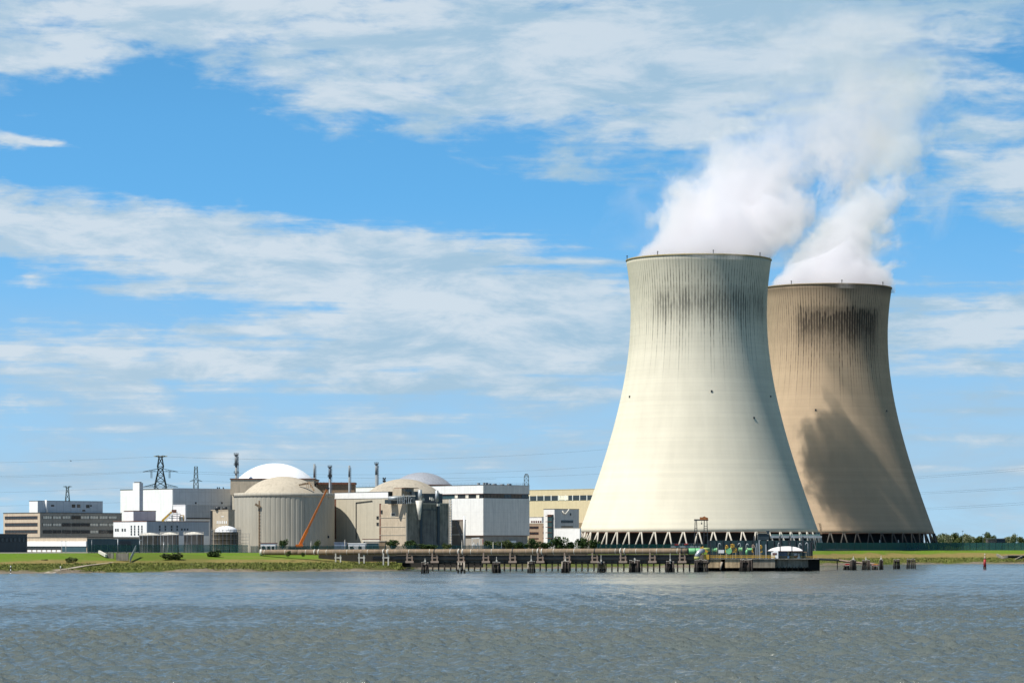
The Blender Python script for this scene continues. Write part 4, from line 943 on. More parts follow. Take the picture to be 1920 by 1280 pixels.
# ------------------------------------------------------------------ planting
LEAF = {}
def leafmat(name, a, b_):
    m, nt = newmat(name); tc = nt.n('ShaderNodeTexCoord').outputs['Object']
    g = nt.n('ShaderNodeNewGeometry').outputs['Random Per Island']
    c = nt.mix(nt.mr(nt.m('ADD', nt.m('MULTIPLY', g, .6), nt.m('MULTIPLY', nt.noise(tc, .5, 3), .6)), .3, .9), c4(a), c4(b_))
    bb = finish(nt, c, .7, 0, None, .2); return m
MT['leaf_dark'] = leafmat('dark_leaves', (.02,.042,.012), (.05,.085,.02))
MT['leaf_mid'] = leafmat('olive_leaves', (.04,.06,.018), (.095,.115,.035))
MT['leaf_grey'] = leafmat('willow_leaves', (.12,.14,.075), (.26,.27,.16))
MT['leaf_grass'] = leafmat('reed_blades', (.13,.165,.028), (.22,.215,.06))
def crown_mesh(name, w, h, nleaf, size, seed, mtl, z0=0.0, lobes=7):
    rg = random.Random(seed); V = []; Fc = []
    lb = [(rg.uniform(-.32,.32)*w, rg.uniform(-.32,.32)*w, z0+h*rg.uniform(.25,.8), rg.uniform(.22,.40)*min(w,h)) for _ in range(lobes)]
    lb.append((0, 0, z0+h*.5, .38*min(w,h)))
    for _ in range(nleaf):
        lx, ly, lz, lr = rg.choice(lb); d = Vector((rg.gauss(0,1),rg.gauss(0,1),rg.gauss(0,1))).normalized()*lr*(.45+.6*rg.random()**.6)
        p = Vector((lx+d.x*1.15, ly+d.y*1.15, max(z0*.6, lz+d.z*1.1)))
        u = Vector((rg.gauss(0,1),rg.gauss(0,1),rg.gauss(0,.6))).normalized(); v = u.cross(Vector((rg.gauss(0,1),rg.gauss(0,1),rg.gauss(0,1)))).normalized()
        s = size*rg.uniform(.6,1.4); b = len(V)
        V += [p-u*s-v*s*.5, p+u*s*.2-v*s*.7, p+u*s+v*s*.1, p+v*s*.7]; Fc.append((b,b+1,b+2,b+3))
    me = bpy.data.meshes.new(name); me.from_pydata(V, [], Fc); me.materials.append(mtl); me.update(); return me
def trunk_mesh(h, r, seed, nb=5):
    rg = random.Random(seed); mb = MB(); mb.path([(0,0,-.3),(.05,0,h*.35),(-.06,.05,h*.75)], [r, r*.75, r*.3], 7)
    for k in range(nb):
        z = h*(.3+.45*k/nb); a = rg.random()*6.28; mb.path([(0,0,z),(math.cos(a)*h*.12,math.sin(a)*h*.12,z+h*.1),(math.cos(a)*h*.22,math.sin(a)*h*.22,z+h*.25)], [r*.45,r*.3,r*.1], 5)
    me = bpy.data.meshes.new('trunk'); me.from_pydata(mb.v, [], mb.f); me.materials.append(M('bark')); me.update(); return me
def plant(name, label, cat, loc, crown, trunk, sc, rz, group):
    t = thing(name, label, cat, loc, group); t.scale = (sc[0], sc[0], sc[1]); t.rotation_euler = (0,0,rz)
    for nm, me in (('crown', crown), ('trunk', trunk)):
        o = bpy.data.objects.new(nm, me); COL.objects.link(o); o.parent = t
    return t
BU = [crown_mesh('crown', 5, 3.2, 900, .26, 10+i, M('leaf_dark'), .1, 6) for i in range(3)]; BT = trunk_mesh(2.4, .12, 2)
BM = [crown_mesh('crown', 5, 2.6, 900, .22, 20+i, M('leaf_mid'), .05, 6) for i in range(2)]
bushes = [  # px, base py, D, width px, height px, kind, label
    (398,1049,1390,28,15,0,'dense dark round bush on the dyke below the domed tank'),
    (322,1051,1372,44,13,1,'sprawling olive bush on the grass below the grey tanks'),
    (84,1056,1310,12,7,1,'small olive bush in the reeds left of the slipway'),
    (133,1055,1310,26,9,1,'wide low bush beside the slipway top'),
    (29,1053,1318,8,7,0,'small dark bush at the far left of the dyke'),
    (47,1053,1316,10,5,0,'tiny flat dark bush near the left edge, right of the small one'),
    (530,1028,1500,17,15,0,'dark bush behind the fence at the left end of the big pipe'),
    (592,1030,1500,17,15,1,'olive bush behind the fence under the crane boom'),
    (541,1044,1385,12,10,1,'leafy shrub growing against the big pipe near its left end'),
    (568,1043,1387,8,7,0,'little dark shrub in front of the big pipe'),
    (737,1029,1560,25,15,0,'dark bush at the foot of the lit concrete wall'),
    (770,1030,1558,32,16,0,'wide dark bush at the corner of the concrete block'),
    (806,1031,1556,40,10,0,'low dark shrubs along the shaded concrete wall'),
    (838,1030,1560,20,10,1,'olive bush at the foot of the caged ladder'),
    (922,1031,1600,30,15,1,'olive bush under the shaded face of the white hall, left of the lamp'),
    (950,1030,1600,26,15,1,'olive bush under the hall canopy'),
    (976,1031,1600,28,13,0,'dark low bush at the right end of the hall base'),
    (997,1031,1610,22,20,0,'rounded dark bush before the tan brick office, left one'),
    (1023,1031,1612,24,14,0,'low dark bush between the brick office and the white block'),
    (1046,1031,1614,28,22,0,'tallest dark bush, against the plain white block'),
    (1071,1031,1618,26,14,0,'broad dark bush right of the tallest one'),
    (1091,1031,1622,26,21,0,'dark bush at the left foot of the cream tower'),
    (1113,1031,1626,24,17,0,'dark bush overlapping the first tower columns'),
    (728,1063,1400,38,9,1,'leafy bank shrub where the marsh meets the pipe supports'),
    (700,1064,1385,20,5,1,'small bank shrub left of the leafy one'),
]
for i, (px, py, D, w, h, k, lab) in enumerate(bushes):
    me = (BU[i % 3], BM[i % 2])[k]; W_ = w*D/F/4.4; H_ = h*D/F/(2.9 if k == 0 else 2.5)
    plant('bush', lab, 'bush', (WX(px,D), D, min(WZ(py,D), 99)), me, BT, (W_, H_), i*1.3, 'bushes along the dyke')
TC = [crown_mesh('crown', 7, 9, 2200, .42, 40+i, (M('leaf_grey'), M('leaf_mid'), M('leaf_grey'))[i], 1.2, 9) for i in range(3)]
TT = trunk_mesh(8, .22, 4)
trees = [(1757,1008,16),(1769,1005,16),(1779,1007,14),(1790,1004,15),(1801,1008,18),(1813,1006,13),(1824,1010,14),(1835,1009,15),(1846,1011,14),(1854,1003,14),(1864,1008,10),(1888,1010,12),(1899,1007,13),(1916,1010,14)]
tl = ['pale willow touching the brown tower foot','tall pale tree, second right of the brown tower','rounded grey green tree, third right of the brown tower','pointed tall tree, fourth right of the brown tower','wide pale tree, fifth right of the brown tower','narrow tree just left of the thin mast gap','low round tree left of the treeline dip','bushy grey tree right of the treeline dip','low olive tree left of the tallest one','tallest dark tree beside the flat roofed hut','small tree behind the flat roofed hut','low tree right of the flat roofed hut','pointed tree near the right edge','last tree at the right edge of the treeline']
for i, (px, ty, w) in enumerate(trees):
    D = 2330+(i*37) % 60; base = 7.5; H_ = (WZ(ty,D)-base)/7.9
    plant('tree', tl[i], 'tree', (WX(px,D), D, base), TC[i % 3 if ty > 1004 else 1], TT, (w*D/F/6.2, H_), i*1.7, 'far trees behind the fence')
# reeds
V = []; Fc = []
for _ in range(42000):
    px = rng.uniform(-150, 760) if rng.random() < .72 else rng.uniform(1540, 2050)
    s = rng.uniform(5, 54)**1.0; D = float(shore(px))+s; x = WX(px,D); z = float(prof(s))-.15
    if abs(px-(92+s*2.0)) < 16 and s < 62: continue
    h = rng.uniform(.3,.85)*(1.0 if s > 9 else .6); a = rng.uniform(0,6.28); w = rng.uniform(.10,.30)
    ux, uy = math.cos(a)*w, math.sin(a)*w; lx, ly = rng.normal(0,.25,2); b0 = len(V)
    V += [(x-ux,D-uy,z),(x+ux,D+uy,z),(x+ux*.6+lx,D+uy*.6+ly,z+h),(x-ux*.7+lx,D-uy*.7+ly,z+h*rng.uniform(.7,1))]; Fc.append((b0,b0+1,b0+2,b0+3))
me = bpy.data.meshes.new('reeds'); me.from_pydata(V, [], Fc); me.materials.append(M('leaf_grass')); me.update()
o = bpy.data.objects.new('reeds', me); COL.objects.link(o); tag(o, 'green and brown reeds fringing the river bank', 'reeds', kind='stuff')

# slipway, gate walls, markers
mb = MB()
pl = [(92,-2),(104,8),(136,24),(160,40),(190,52),(212,60)]
vs = []
for px, s in pl:
    for q in (-1, 1):
        pp = px+q*(10-s*.11); D = float(shore(pp))+s; vs.append((WX(pp,D), D, float(prof(s))+.28))
mb.add(vs, [(2*i,2*i+1,2*i+3,2*i+2) for i in range(len(pl)-1)]); o = mb.build('path', mat('slipway_concrete', (.36,.31,.24), .9, var=.2, bump=.05)); tag(o, 'pale concrete slipway running down to the water', 'slipway', kind='structure')
t = thing('flood_gate', 'grey concrete flood gate walls set into the left dyke, with a sloping rail', 'gate', W(232,1052,1345))
for x0, x1, d0 in ((199,213,1352),(218,241,1346)):
    mb = MB(); mb.box((WX((x0+x1)/2,d0), d0, WZ(1043.5,d0)), ((x1-x0)*d0/F, 1.2, 14*d0/F)); mb.build('concrete_wall', M('conc_dark'), t)
mb = MB(); mb.bar(W(186,1034,1362), W(199,1041,1350), .8, 1.2); mb.build('wing_wall', M('strap'), t)
mb = MB(); mb.bar(W(243.5,1050,1344), W(255,1026,1372), .25, 1.6); mb.tube(W(243.5,1046,1344), W(255,1022,1372), .1, .1, 5); mb.build('sloping_rail', M('steel'), t)
for px, y1, lab, sd in ((20,1060,'black and white banded marker post in the water at the far left','b'),(113.5,1061,'slim white topped marker post standing at the foot of the slipway','w')):
    D = 70200/(1075-HOR); t = thing('marker_post', lab, 'marker', (WX(px,D), D, -1)); z1 = WZ(y1,D)
    for k in range(6):
        mb = MB(); mb.tube((WX(px,D),D,-1+(z1+1)*k/6), (WX(px,D),D,-1+(z1+1)*(k+1)/6), .2, .2, 8); mb.build('band', (M('white_plain') if (k % 2 or (sd == 'w' and k == 5)) else M('pile')) if sd == 'b' or k == 5 else M('palewood'), t)

# ------------------------------------------------------------------ big pipe and its jetty
def pipeline(u): # 0..1 along
    px = 490+u*800; D = 1400-70*u; return Vector((WX(px,D), D, 7.72+.72*u))
def pu(px): return (px-490)/800
PR = 1.2
t = thing('pipeline', 'thick weathered tan pipe running along the shore on short supports', 'pipe', (pipeline(0).x, pipeline(0).y, pipeline(0).z))
cuts = [490, 560, 594.5, 723.5, 864.5, 1013, 1168, 1290]
for a, b_ in zip(cuts, cuts[1:]):
    mb = MB(); mb.path([pipeline(pu(a+(b_-a)*k/6)) for k in range(7)], PR, 20); mb.build('pipe_section', M('pipe'), t)
for px in (490,):
    p0 = pipeline(0); mb = MB(); mb.tube(p0-Vector((.6,-.05,0)), p0+Vector((.4,0,0)), PR+.16, PR+.16, 20); mb.build('end_flange', M('strap'), t)
for k in range(62):
    if k in (8,): continue
    px = 497+k*12.9; p0 = pipeline(pu(px)); d = (pipeline(pu(px)+.01)-p0).normalized(); mb = MB(); mb.tube(p0-d*.09, p0+d*.09, PR+.03, PR+.03, 20); mb.build('weld_joint', M('rustsup') if k % 3 else M('strap'), t)
for px in (815.5, 962, 1116, 1279):
    p0 = pipeline(pu(px)); d = (pipeline(pu(px)+.01)-p0).normalized(); mb = MB(); mb.tube(p0-d*.2, p0+d*.2, PR+.12, PR+.12, 20); mb.build('dark_coupling', M('darksteel'), t)
for px in (594.5, 723.5, 864.5, 1013, 1168):
    for q in (-3.8, 3.8):
        p0 = pipeline(pu(px+q)); d = (pipeline(pu(px+q)+.01)-p0).normalized(); mb = MB(); mb.tube(p0-d*.22, p0+d*.22, PR+.14, PR+.14, 20); mb.build('strap', M('strap'), t)
sup = [634,678,723.5,768,815,864.5,911,961,1013,1063,1115,1168,1223,1279]
ordn = ['first','second','third','fourth','fifth','sixth','seventh','eighth','ninth','tenth','eleventh','twelfth','thirteenth','fourteenth']
for i, px in enumerate(sup):
    p0 = pipeline(pu(px)); zb = WZ(1047.5 if px < 750 else 1054, p0.y); mm = M('strap') if px < 740 else M('rustsup')
    if px < 750: zb = min(zb, ground_z(px, p0.y)-.2)
    t = thing('pipe_support', 'H shaped pipe support, %s from the left end of the big pipe' % ordn[i], 'support', (p0.x, p0.y, zb), 'H shaped supports under the big pipe')
    s0 = -4.6*p0.y/F; s1 = -s0
    for q in (s0, s1):
        mb = MB(); mb.box((p0.x+q, p0.y-.6, (zb+p0.z-.5)/2), (.55,.6,p0.z-.5-zb)); mb.build('post', mm, t)
    mb = MB(); mb.box((p0.x, p0.y-.6, WZ(1045,p0.y)), (s1*2+.9,.5,.5)); mb.build('crossbar', mm, t)
    if px > 750: mb = MB(); mb.box((p0.x, p0.y-.6, zb+.3), (s1*2+1.4,1.6,.9)); mb.build('foot_block', M('rustsup'), t)
# jetty: beam, second pipe, bearing piles
t = thing('jetty', 'dark timber and concrete jetty with close set piles carrying the big pipe', 'jetty', W(1000, 1070, 1345))
def jl(px, off, py): D = 1400-70*pu(px)+off; return W(px, py, D)
mb = MB()
for a, b_ in ((745,900),(900,1100),(1100,1330)):
    mb.bar(jl(a,3.6,1047.0), jl(b_,3.6,1046.4), 2.4, 3.5)
mb.build('deck_beam', mat('shaded_deck', (.10,.085,.066), .9, var=.3, streak=.3), t)
mb = MB(); mb.path([jl(700+k*60,2.2,1046.4) for k in range(11)], .85, 14); mb.build('lower_pipe', mat('shade_toned_pipe', (.12,.10,.085), .8, var=.2), t)  # pipe coloured dark for the shade under the big pipe
k = 0; px = 800.0
while px < 1332 and k < 98:
    for off in (1.8, 6.0):
        p0 = jl(px, off, 1053); mb = MB(); mb.tube((p0.x,p0.y,-2), p0, .34, .34, 7); mb.build('pile', M('pilewet') if off > 3 else M('pile'), t); k += 1
    px += 11.2
mb = MB()
for a, b_ in ((800,1060),(1060,1330)): mb.bar(jl(a,1.5,1055.5), jl(b_,1.5,1055.5), .5, .5)
mb.build('walling', M('pilewet'), t)
t = thing('shore_wall', 'dark concrete retaining wall under the left part of the big pipe', 'wall', W(690,1056,1404))
mb = MB(); mb.bar(W(598,1046,1402), W(760,1046,1388), 1.0, 2.9); mb.bar(W(755,1053,1391), W(905,1053,1376), 1.0, 4.6); mb.build('wall_face', mat('shade_black_concrete', (.03,.028,.024), .95, var=.2), t)  # near black colour paints the shade on this wall

# dolphins
def dolphin(px, ywl, w, ytop, n, label, lightpost=None, pale=0, cap_=True, wet=.35):
    D = CAMH*F/(ywl-HOR); c = Vector((WX(px,D), D, 0)); t = thing('pile_cluster', label, 'pile cluster', c, 'pile clusters standing in the river')
    zt = WZ(ytop,D); hw = w*D/F/2-.3
    for k in range(n):
        q = (k/(n-1)-.5)*2 if n > 1 else 0; rr = rnd.uniform(.3,.4); y = rnd.uniform(-1.1,1.1)*(1 if k % 2 else -1)
        zz = zt-rnd.uniform(0,.45)
        mb = MB(); mb.tube(c+Vector((q*hw*1.0,y*1.2,-2)), c+Vector((q*hw*.88,y,zz)), rr, rr*.92, 9)
        o = mb.build('pile', M('palewood') if k < pale else M('pile'), t)
        mb = MB(); mb.tube(c+Vector((q*hw*1.0,y*1.2,-2)), c+Vector((q*hw*.97,y*1.15,zt*wet)), rr+.03, rr+.03, 9); mb.build('wet_foot', M('pilewet'), o)
        mb = MB(); mb.tube(c+Vector((q*hw*.88,y,zz)), c+Vector((q*hw*.88,y,zz+.12)), rr*.98, rr*.8, 9); mb.build('pile_cap', M('strap'), o)
    if cap_:
        mb = MB(); mb.box(c+Vector((0,0,zt*.72)), (hw*1.9,1.4,.4)); mb.build('binding_beam', M('pilewet'), t)
    if lightpost:
        z1 = WZ(lightpost,D); mb = MB(); mb.tube(c+Vector((0,0,zt*.7)), c+Vector((0,0,z1)), .13, .1, 6); mb.box(c+Vector((0,0,zt+.35)), (.6,.6,.7)); mb.build('light_post', M('strap'), t)
L = 'dark pile cluster before the big pipe, '
dolphin(797,1074.3,15,1053,4,L+'farthest left and alone',1046)
dolphin(865,1073.8,15,1054,3,'pale weathered pile cluster with black feet in front of a strapped pipe support',None,3)
dolphin(931,1073.6,16,1052.5,5,L+'third from the left',1043)
dolphin(996,1073.2,15,1051.5,4,L+'fourth from the left, with a tall white post',1040,1)
dolphin(1060,1073,16,1051,5,L+'fifth from the left, one pale pile',1042,1)
dolphin(1127,1072.6,15,1052,4,L+'sixth from the left',1040)
dolphin(1190,1072.2,22,1049.5,7,'broad cluster of seven dark piles with two small posts, before the pipe',1045)
dolphin(1256.5,1072,16,1051,5,L+'last one left of the mint green pipe',1037)
dolphin(1314,1071.8,25,1048.5,8,'bulky dark pile cluster under the silver pipe elbow',None,0)
dolphin(1399,1070.8,25,1048.2,9,'reddish black pile cluster in the middle of the intake platform',None,0)
dolphin(1508,1070.2,28,1047.5,9,'reddish black pile cluster before the right end of the intake platform',None,0)
dolphin(1587,1068.3,13,1058.5,4,'short red topped pile cluster right of the intake platform',None,0)
dolphin(1600,1068.2,12,1048.5,7,'tight tall black pile cluster with a thin white post, right of the platform',1042,0)
dolphin(1623.5,1068,16,1049,5,'row of five tall dark piles below the green slope with a light on one',1043,0)
dolphin(1640,1067.6,12,1059,4,'short pile cluster with yellow and red boards on top',None,0)
dolphin(1652,1067.2,8,1048,4,'narrow tall pile pair with a white gull topped post',1041,0)
dolphin(1681,1066.2,14,1047.5,4,'square group of four dark piles right of the jetty ramp',None,0)
dolphin(1708,1065.4,18,1046.5,5,'rightmost group of dark piles in the river',None,0)
for px, D, lab, m, dz in ((1641,1420,'red and yellow boards lying across a short pile cluster','yellow',0),(1588,1420,'rust red boards across the short piles right of the platform','red',.2)):
    t = thing('deck_boards', lab, 'boards', W(px,1058.5,D)); mb = MB(); mb.box(W(px,1058.3,D), (2.8,2,.35), .1); mb.build('board', M('red'), t); mb = MB(); mb.box(W(px+1,1057-dz,D), (1.7,1.6,.35), -.15); mb.build('board', M(m), t)

# ------------------------------------------------------------------ intake platform
PD = 1338
t = thing('intake_platform', 'stained concrete water intake platform with a yellow railing, standing in the river', 'platform', W(1400,1070,PD))
c = ORG[t.name]
def fb(mb, x0, x1, y0, y1, D0, D1_): return mb.frame((0,0,0), Vector((1,0,0)), Vector((0,1,0)), UP, WX(x0,D0), WX(x1,D0), D0, D1_, WZ(y1,D0), WZ(y0,D0))
cp = mat('stained_platform', (.54,.40,.24), .9, var=.22, sc=.25, streak=.3, bump=.06, dirt=(.16,.12,.08))
for x0, x1, m_ in ((1327,1352,cp),(1359.5,1387,cp),(1412,1453,mat('grey_platform', (.25,.215,.165), .9, var=.25, streak=.3, dirt=(.1,.085,.06)))):
    mb = MB(); fb(mb, x0, x1, 1048, 1063.8, PD, PD+14); mb.build('concrete_wall', m_, t)
mb = MB(); fb(mb, 1453.2, 1516, 1047.6, 1064, PD+3, PD+14); mb.build('shaded_wall', M('conc_dark'), t)  # shade of this stretch painted in by the darker concrete
mb = MB(); fb(mb, 1516.2, 1537, 1047, 1069.5, PD+1.5, PD+13); mb.build('black_fender', M('pilewet'), t)
mb = MB(); fb(mb, 1326, 1536, 1046.6, 1047.9, PD-.4, PD+14.2); mb.build('deck', M('conc_dark'), t)
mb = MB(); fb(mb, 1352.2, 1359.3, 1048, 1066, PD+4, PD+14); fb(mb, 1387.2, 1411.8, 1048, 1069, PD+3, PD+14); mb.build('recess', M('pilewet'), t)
for k in range(34):
    x0 = 1329+k*5.6; p0 = W(x0,1063.7,PD+.5+1.2*(k % 2)); mb = MB(); mb.tube((p0.x,p0.y,-2), (p0.x,p0.y,p0.z+.3), .22, .22, 6); mb.build('bearing_pile', M('pilewet'), t)
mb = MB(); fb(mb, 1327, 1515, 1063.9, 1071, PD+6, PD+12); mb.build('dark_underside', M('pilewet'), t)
mb = MB(); mb.tube(W(1350.3,1067.5,PD-.6), W(1353.8,1053,PD-.2), .3, .5, 8); mb.build('outfall_pipe', M('palewood'), t)
mb = MB()
for y0 in (1041.3, 1044.2): mb.bar(W(1327,y0,PD-.2), W(1453,y0,PD-.2), .22, .32); 
for k in range(13): mb.bar(W(1328+k*10.3,1047,PD-.2), W(1328+k*10.3,1041,PD-.2), .2)
for k in range(9): mb.bar(W(1455+k*9.4,1047,PD+2.6), W(1455+k*9.4,1042,PD+2.6), .14)
for y0 in (1042.2,1044.6): mb.bar(W(1453,y0,PD+2.6), W(1532,y0,PD+2.6), .12)
mb.build('railing', M('yellow'), t)
for x0, y1 in ((1419.5,1018),(1424,1012),(1436.5,1020),(1418,1025)):
    mb = MB(); mb.bar(W(x0,1047,PD+2), W(x0-.7,y1,PD+2), .55); mb.build('steel_column', M('steel'), t)
for x0, y1 in ((1462.5,1004),(1481,1004),(1505.5,1006),(1520.5,1016),(1414,1004),(1332,1016),(1522.5,1014)):
    mb = MB(); mb.bar(W(x0,1047,PD+4), W(x0,y1,PD+4), .6); mb.build('steel_column', M('darksteel'), t)
# mint pipe, valves
t = thing('mint_pipe', 'bright mint green pipe continuing the tan one onto the intake platform', 'pipe', W(1290,1033,1330))
for a, b_ in ((1290.6,1304),(1304.4,1316)):
    mb = MB(); mb.path([W(a+(b_-a)*k/4,1032.8,1331) for k in range(5)], PR+.05, 20); mb.build('pipe_section', M('mint'), t)
for px in (1290.6,1304.2,1314):
    mb = MB(); mb.tube(W(px-.5,1032.8,1331), W(px+.5,1032.8,1331), PR+.15, PR+.15, 20); mb.build('flange', mat('dark_green%d' % int(px), (.06,.17,.08), .5), t)
mb = MB(); mb.path([W(1316,1031.5,1332), W(1322,1030,1333), W(1329.5,1030,1334)], .85, 14); mb.build('reducer', mat('yellow_green_paint', (.40,.48,.16), .5), t)
t = thing('pipe_elbow', 'silver pipe elbow bending down into a pile cluster beside the mint pipe', 'pipe', W(1311,1047,1320))
mb = MB(); mb.path([W(1319,1032.3,1322), W(1314,1032.5,1321), W(1310,1035.5,1320), W(1307.6,1040,1320), W(1306.8,1044,1320)], 1.0, 16); mb.build('elbow', M('dome_s'), t)
mb = MB(); mb.tube(W(1306.8,1043,1320), W(1306.6,1048.5,1320), 1.12, 1.2, 16); mb.build('collar', mat('moss_yellow', (.36,.36,.12), .7), t)
mb = MB(); mb.bar(W(1313,1026.5,1324), W(1327,1034,1324), .8, .9); mb.bar(W(1315,1031,1324), W(1318,1024,1324), .6); mb.box(W(1324.5,1043.5,1322), (2.2,1.5,1.9)); mb.build('yellow_frame', M('yellow'), t)
vals = [('small mint pipe stub left of the white sign on the platform',1335,1345,1030.5,.75),('mint green valve body with a round flange in the middle of the platform',1360,1371,1031,.95),('short mint pipe with a raised white gooseneck',1385,1392,1029.5,.7),('arched mint and white pipe before the grey steel column',1400,1418,1029.8,.6)]
for i, (lab, a, b_, y0, rr) in enumerate(vals):
    t = thing('valve_pipe', lab, 'pipe', W((a+b_)/2,1047,PD+5))
    mb = MB(); pts = [W(a,y0,PD+5), W(b_,y0,PD+5)]
    if i == 3: pts = [W(a,1040,PD+5), W(a+.2,1033,PD+5), W(a+2.5,y0,PD+5), W(b_,y0,PD+5)]
    mb.path(pts, rr, 14); mb.build('pipe', M('mint'), t)
    mb = MB(); [mb.tube(W(q-.5,y0,PD+5), W(q+.5,y0,PD+5), rr+.25, rr+.25, 16) for q in (a+1,b_-1)]; mb.build('flange', mat('lime_flange%d' % i, (.42,.55,.30), .5), t)
    mb = MB(); [mb.bar(W(q,1047,PD+5), W(q,y0+2,PD+5), .25) for q in (a+1.2,b_-1.2)]; mb.build('stand', M('palewood'), t)
    if i == 1:
        mb = MB(); mb.tube(W(1366.5,1032.5,PD+3.6), W(1366.5,1032.5,PD+4.2), 1.25, 1.25, 20); mb.build('round_flange', M('mint'), t)
acts = [('yellow valve actuator left of the tallest one on the platform',1362.5,1021,1.0),('tall yellow valve actuator with a hand wheel over the mint valve',1373.5,1019,1.25),('leaning yellow actuator frame right of the tall one',1379.5,1026,.8),('brown and yellow actuator by the grey steel column',1412.5,1020,1.0),('tan actuator head between the two steel columns',1426.5,1021,.95)]
for lab, px, y0, w in acts:
    t = thing('valve_actuator', lab, 'valve', W(px,1047,PD+4)); mm = M('yellow')
    mb = MB(); mb.bar(W(px-2.5,1034,PD+4), W(px-.8,y0+5,PD+4), .3); mb.bar(W(px+2.5,1034,PD+4), W(px+.8,y0+5,PD+4), .3); mb.bar(W(px-2.8,1034.2,PD+4), W(px+2.8,1034.2,PD+4), .35); mb.build('yoke', mm, t)
    mb = MB(); mb.box(W(px,y0+4,PD+4), (w*1.1,w,w*1.2), .2); mb.tube(W(px,y0+2.5,PD+4), W(px,y0,PD+4), w*.35, w*.3, 10); mb.build('gearbox', mm if 'brown' not in lab else M('rustsup'), t)
    mb = MB(); mb.lathe(W(px,y0+2,PD+4), [(w*.7,0),(w*.82,0),(w*.82,.1),(w*.7,.1)], 16, closed=True); mb.build('hand_wheel', M('darkred'), t)
    mb = MB(); mb.bar(W(px,1047,PD+4), W(px,1034,PD+4), .3); mb.build('stem', M('palewood'), t)
for lab, px, y0, hk in (('small white vent gooseneck left of the actuators',1347,1018,1),('white vent gooseneck between the actuators and the short mint pipe',1388.5,1018,-1),('blue grey gooseneck vent before the tower columns',1399,1019,1),('small vent hook above the curved white roof',1459,1017,1),('vent hook right of the middle of the curved roof',1498,1018,1),('vent hook at the right end of the platform',1515,1017,-1)):
    t = thing('vent_pipe', lab, 'vent pipe', W(px,1047,PD+8)); mb = MB(); mb.path([W(px,1047,PD+8), W(px,y0+3,PD+8), W(px+hk*1,y0+.6,PD+8), W(px+hk*2.6,y0,PD+8), W(px+hk*4,y0+1.5,PD+8), W(px+hk*4.4,y0+4,PD+8)], .22, 7); mb.build('pipe', M('steel'), t)
t = thing('sign', 'blank white sign board on a post behind the yellow railing', 'sign', W(1352,1047,PD+1)); mb = MB(); mb.box(W(1352.3,1033.3,PD+1), (10.5*PD/F,.12,6*PD/F)); mb.build('board', M('white_plain'), t); mb = MB(); mb.tube(W(1351,1047,PD+1.2), W(1351,1035.5,PD+1.2), .16, .16, 6); mb.build('post', M('palewood'), t)
# hut with curved roof
t = thing('platform_hut', 'white and blue grey hut under a curved white roof on the intake platform', 'hut', W(1470,1047,PD+5))
mb = MB(); mb.box((WX(1453.2,PD+2.4), PD+2.4, WZ(1039.2,PD)), (13.2*PD/F, 4.4, 14.4*PD/F), R(-9)); mb.build('white_wall', M('white_plain'), t)
mb = MB(); mb.box((WX(1452.6,PD), PD+.25, WZ(1037.6,PD)), (8*PD/F, .3, 3.2*PD/F), R(-9)); mb.build('window', M('redframe'), t)
mb = MB(); fb(mb, 1446, 1460.5, 1045.8, 1047, PD+.85, PD+6.1); mb.build('red_skirt', M('red'), t)
mb = MB(); fb(mb, 1460.3, 1476, 1031.5, 1046.8, PD+3, PD+8); mb.build('grey_wall', M('bluegrey'), t)
mb = MB(); sec = [(0,0),(.08,.40),(.2,.7),(.35,.9),(.5,.97),(.65,.97),(.8,.8),(.92,.5),(1,.12)]; n = len(sec)
for (f0, f1) in ((0,.34),(.37,.68),(.71,1)):
    pts = []
    for k in range(9):
        f = f0+(f1-f0)*k/8; h = np.interp(f, [a for a,_ in sec], [b for _,b in sec]); pts.append((1440+f*65, 1031.8-h*8.2))
    vs = [W(p,1032.3,PD+.4) for p,_ in pts]+[W(p,q,PD+2.2) for p,q in pts]+[W(p,q-.2,PD+6) for p,q in pts]+[W(p,1032.3,PD+9) for p,_ in pts]; m_ = 9
    mb.add(vs, [(r_*m_+i,r_*m_+i+1,(r_+1)*m_+i+1,(r_+1)*m_+i) for r_ in range(3) for i in range(m_-1)]+[(0,m_,2*m_,3*m_),(m_-1,4*m_-1,3*m_-1,2*m_-1)], True)
mb.build('curved_roof', M('white_plain'), t)
mb = MB(); fb(mb, 1441, 1505, 1032.2, 1033.2, PD+.3, PD+9); mb.build('roof_edge', M('redframe'), t)
t = thing('store_shelter', 'open brown shelter with crates at the right end of the intake platform', 'shelter', W(1500,1047,PD+6))
mb = MB(); fb(mb, 1484, 1513, 1033.8, 1035.2, PD+3, PD+8); mb.build('roof', M('brown'), t)
mb = MB(); [fb(mb, x0, x0+1, 1035, 1047, PD+3.2, PD+3.8) for x0 in (1485,1497,1511)]; mb.build('post', M('palewood'), t)
t = thing('pump_unit', 'red and white pump unit under the open shelter', 'pump', W(1491.5,1047,PD+4)); mb = MB(); mb.tube(W(1488.5,1039,PD+4), W(1495,1039,PD+4), .8, .8, 12); mb.build('casing', M('white_plain'), t); mb = MB(); mb.box(W(1492,1042,PD+4), (1.5,1.2,1.2)); mb.build('motor', M('red'), t)
t = thing('bollard', 'cream conical bollard beside the red pump', 'bollard', W(1497.5,1047,PD+2.5)); mb = MB(); mb.lathe(W(1497.5,1046.6,PD+2.5), [(.85,0),(.8,.4),(.45,.8),(.42,2.1),(.01,2.15)], 16); mb.build('body', M('strap'), t)
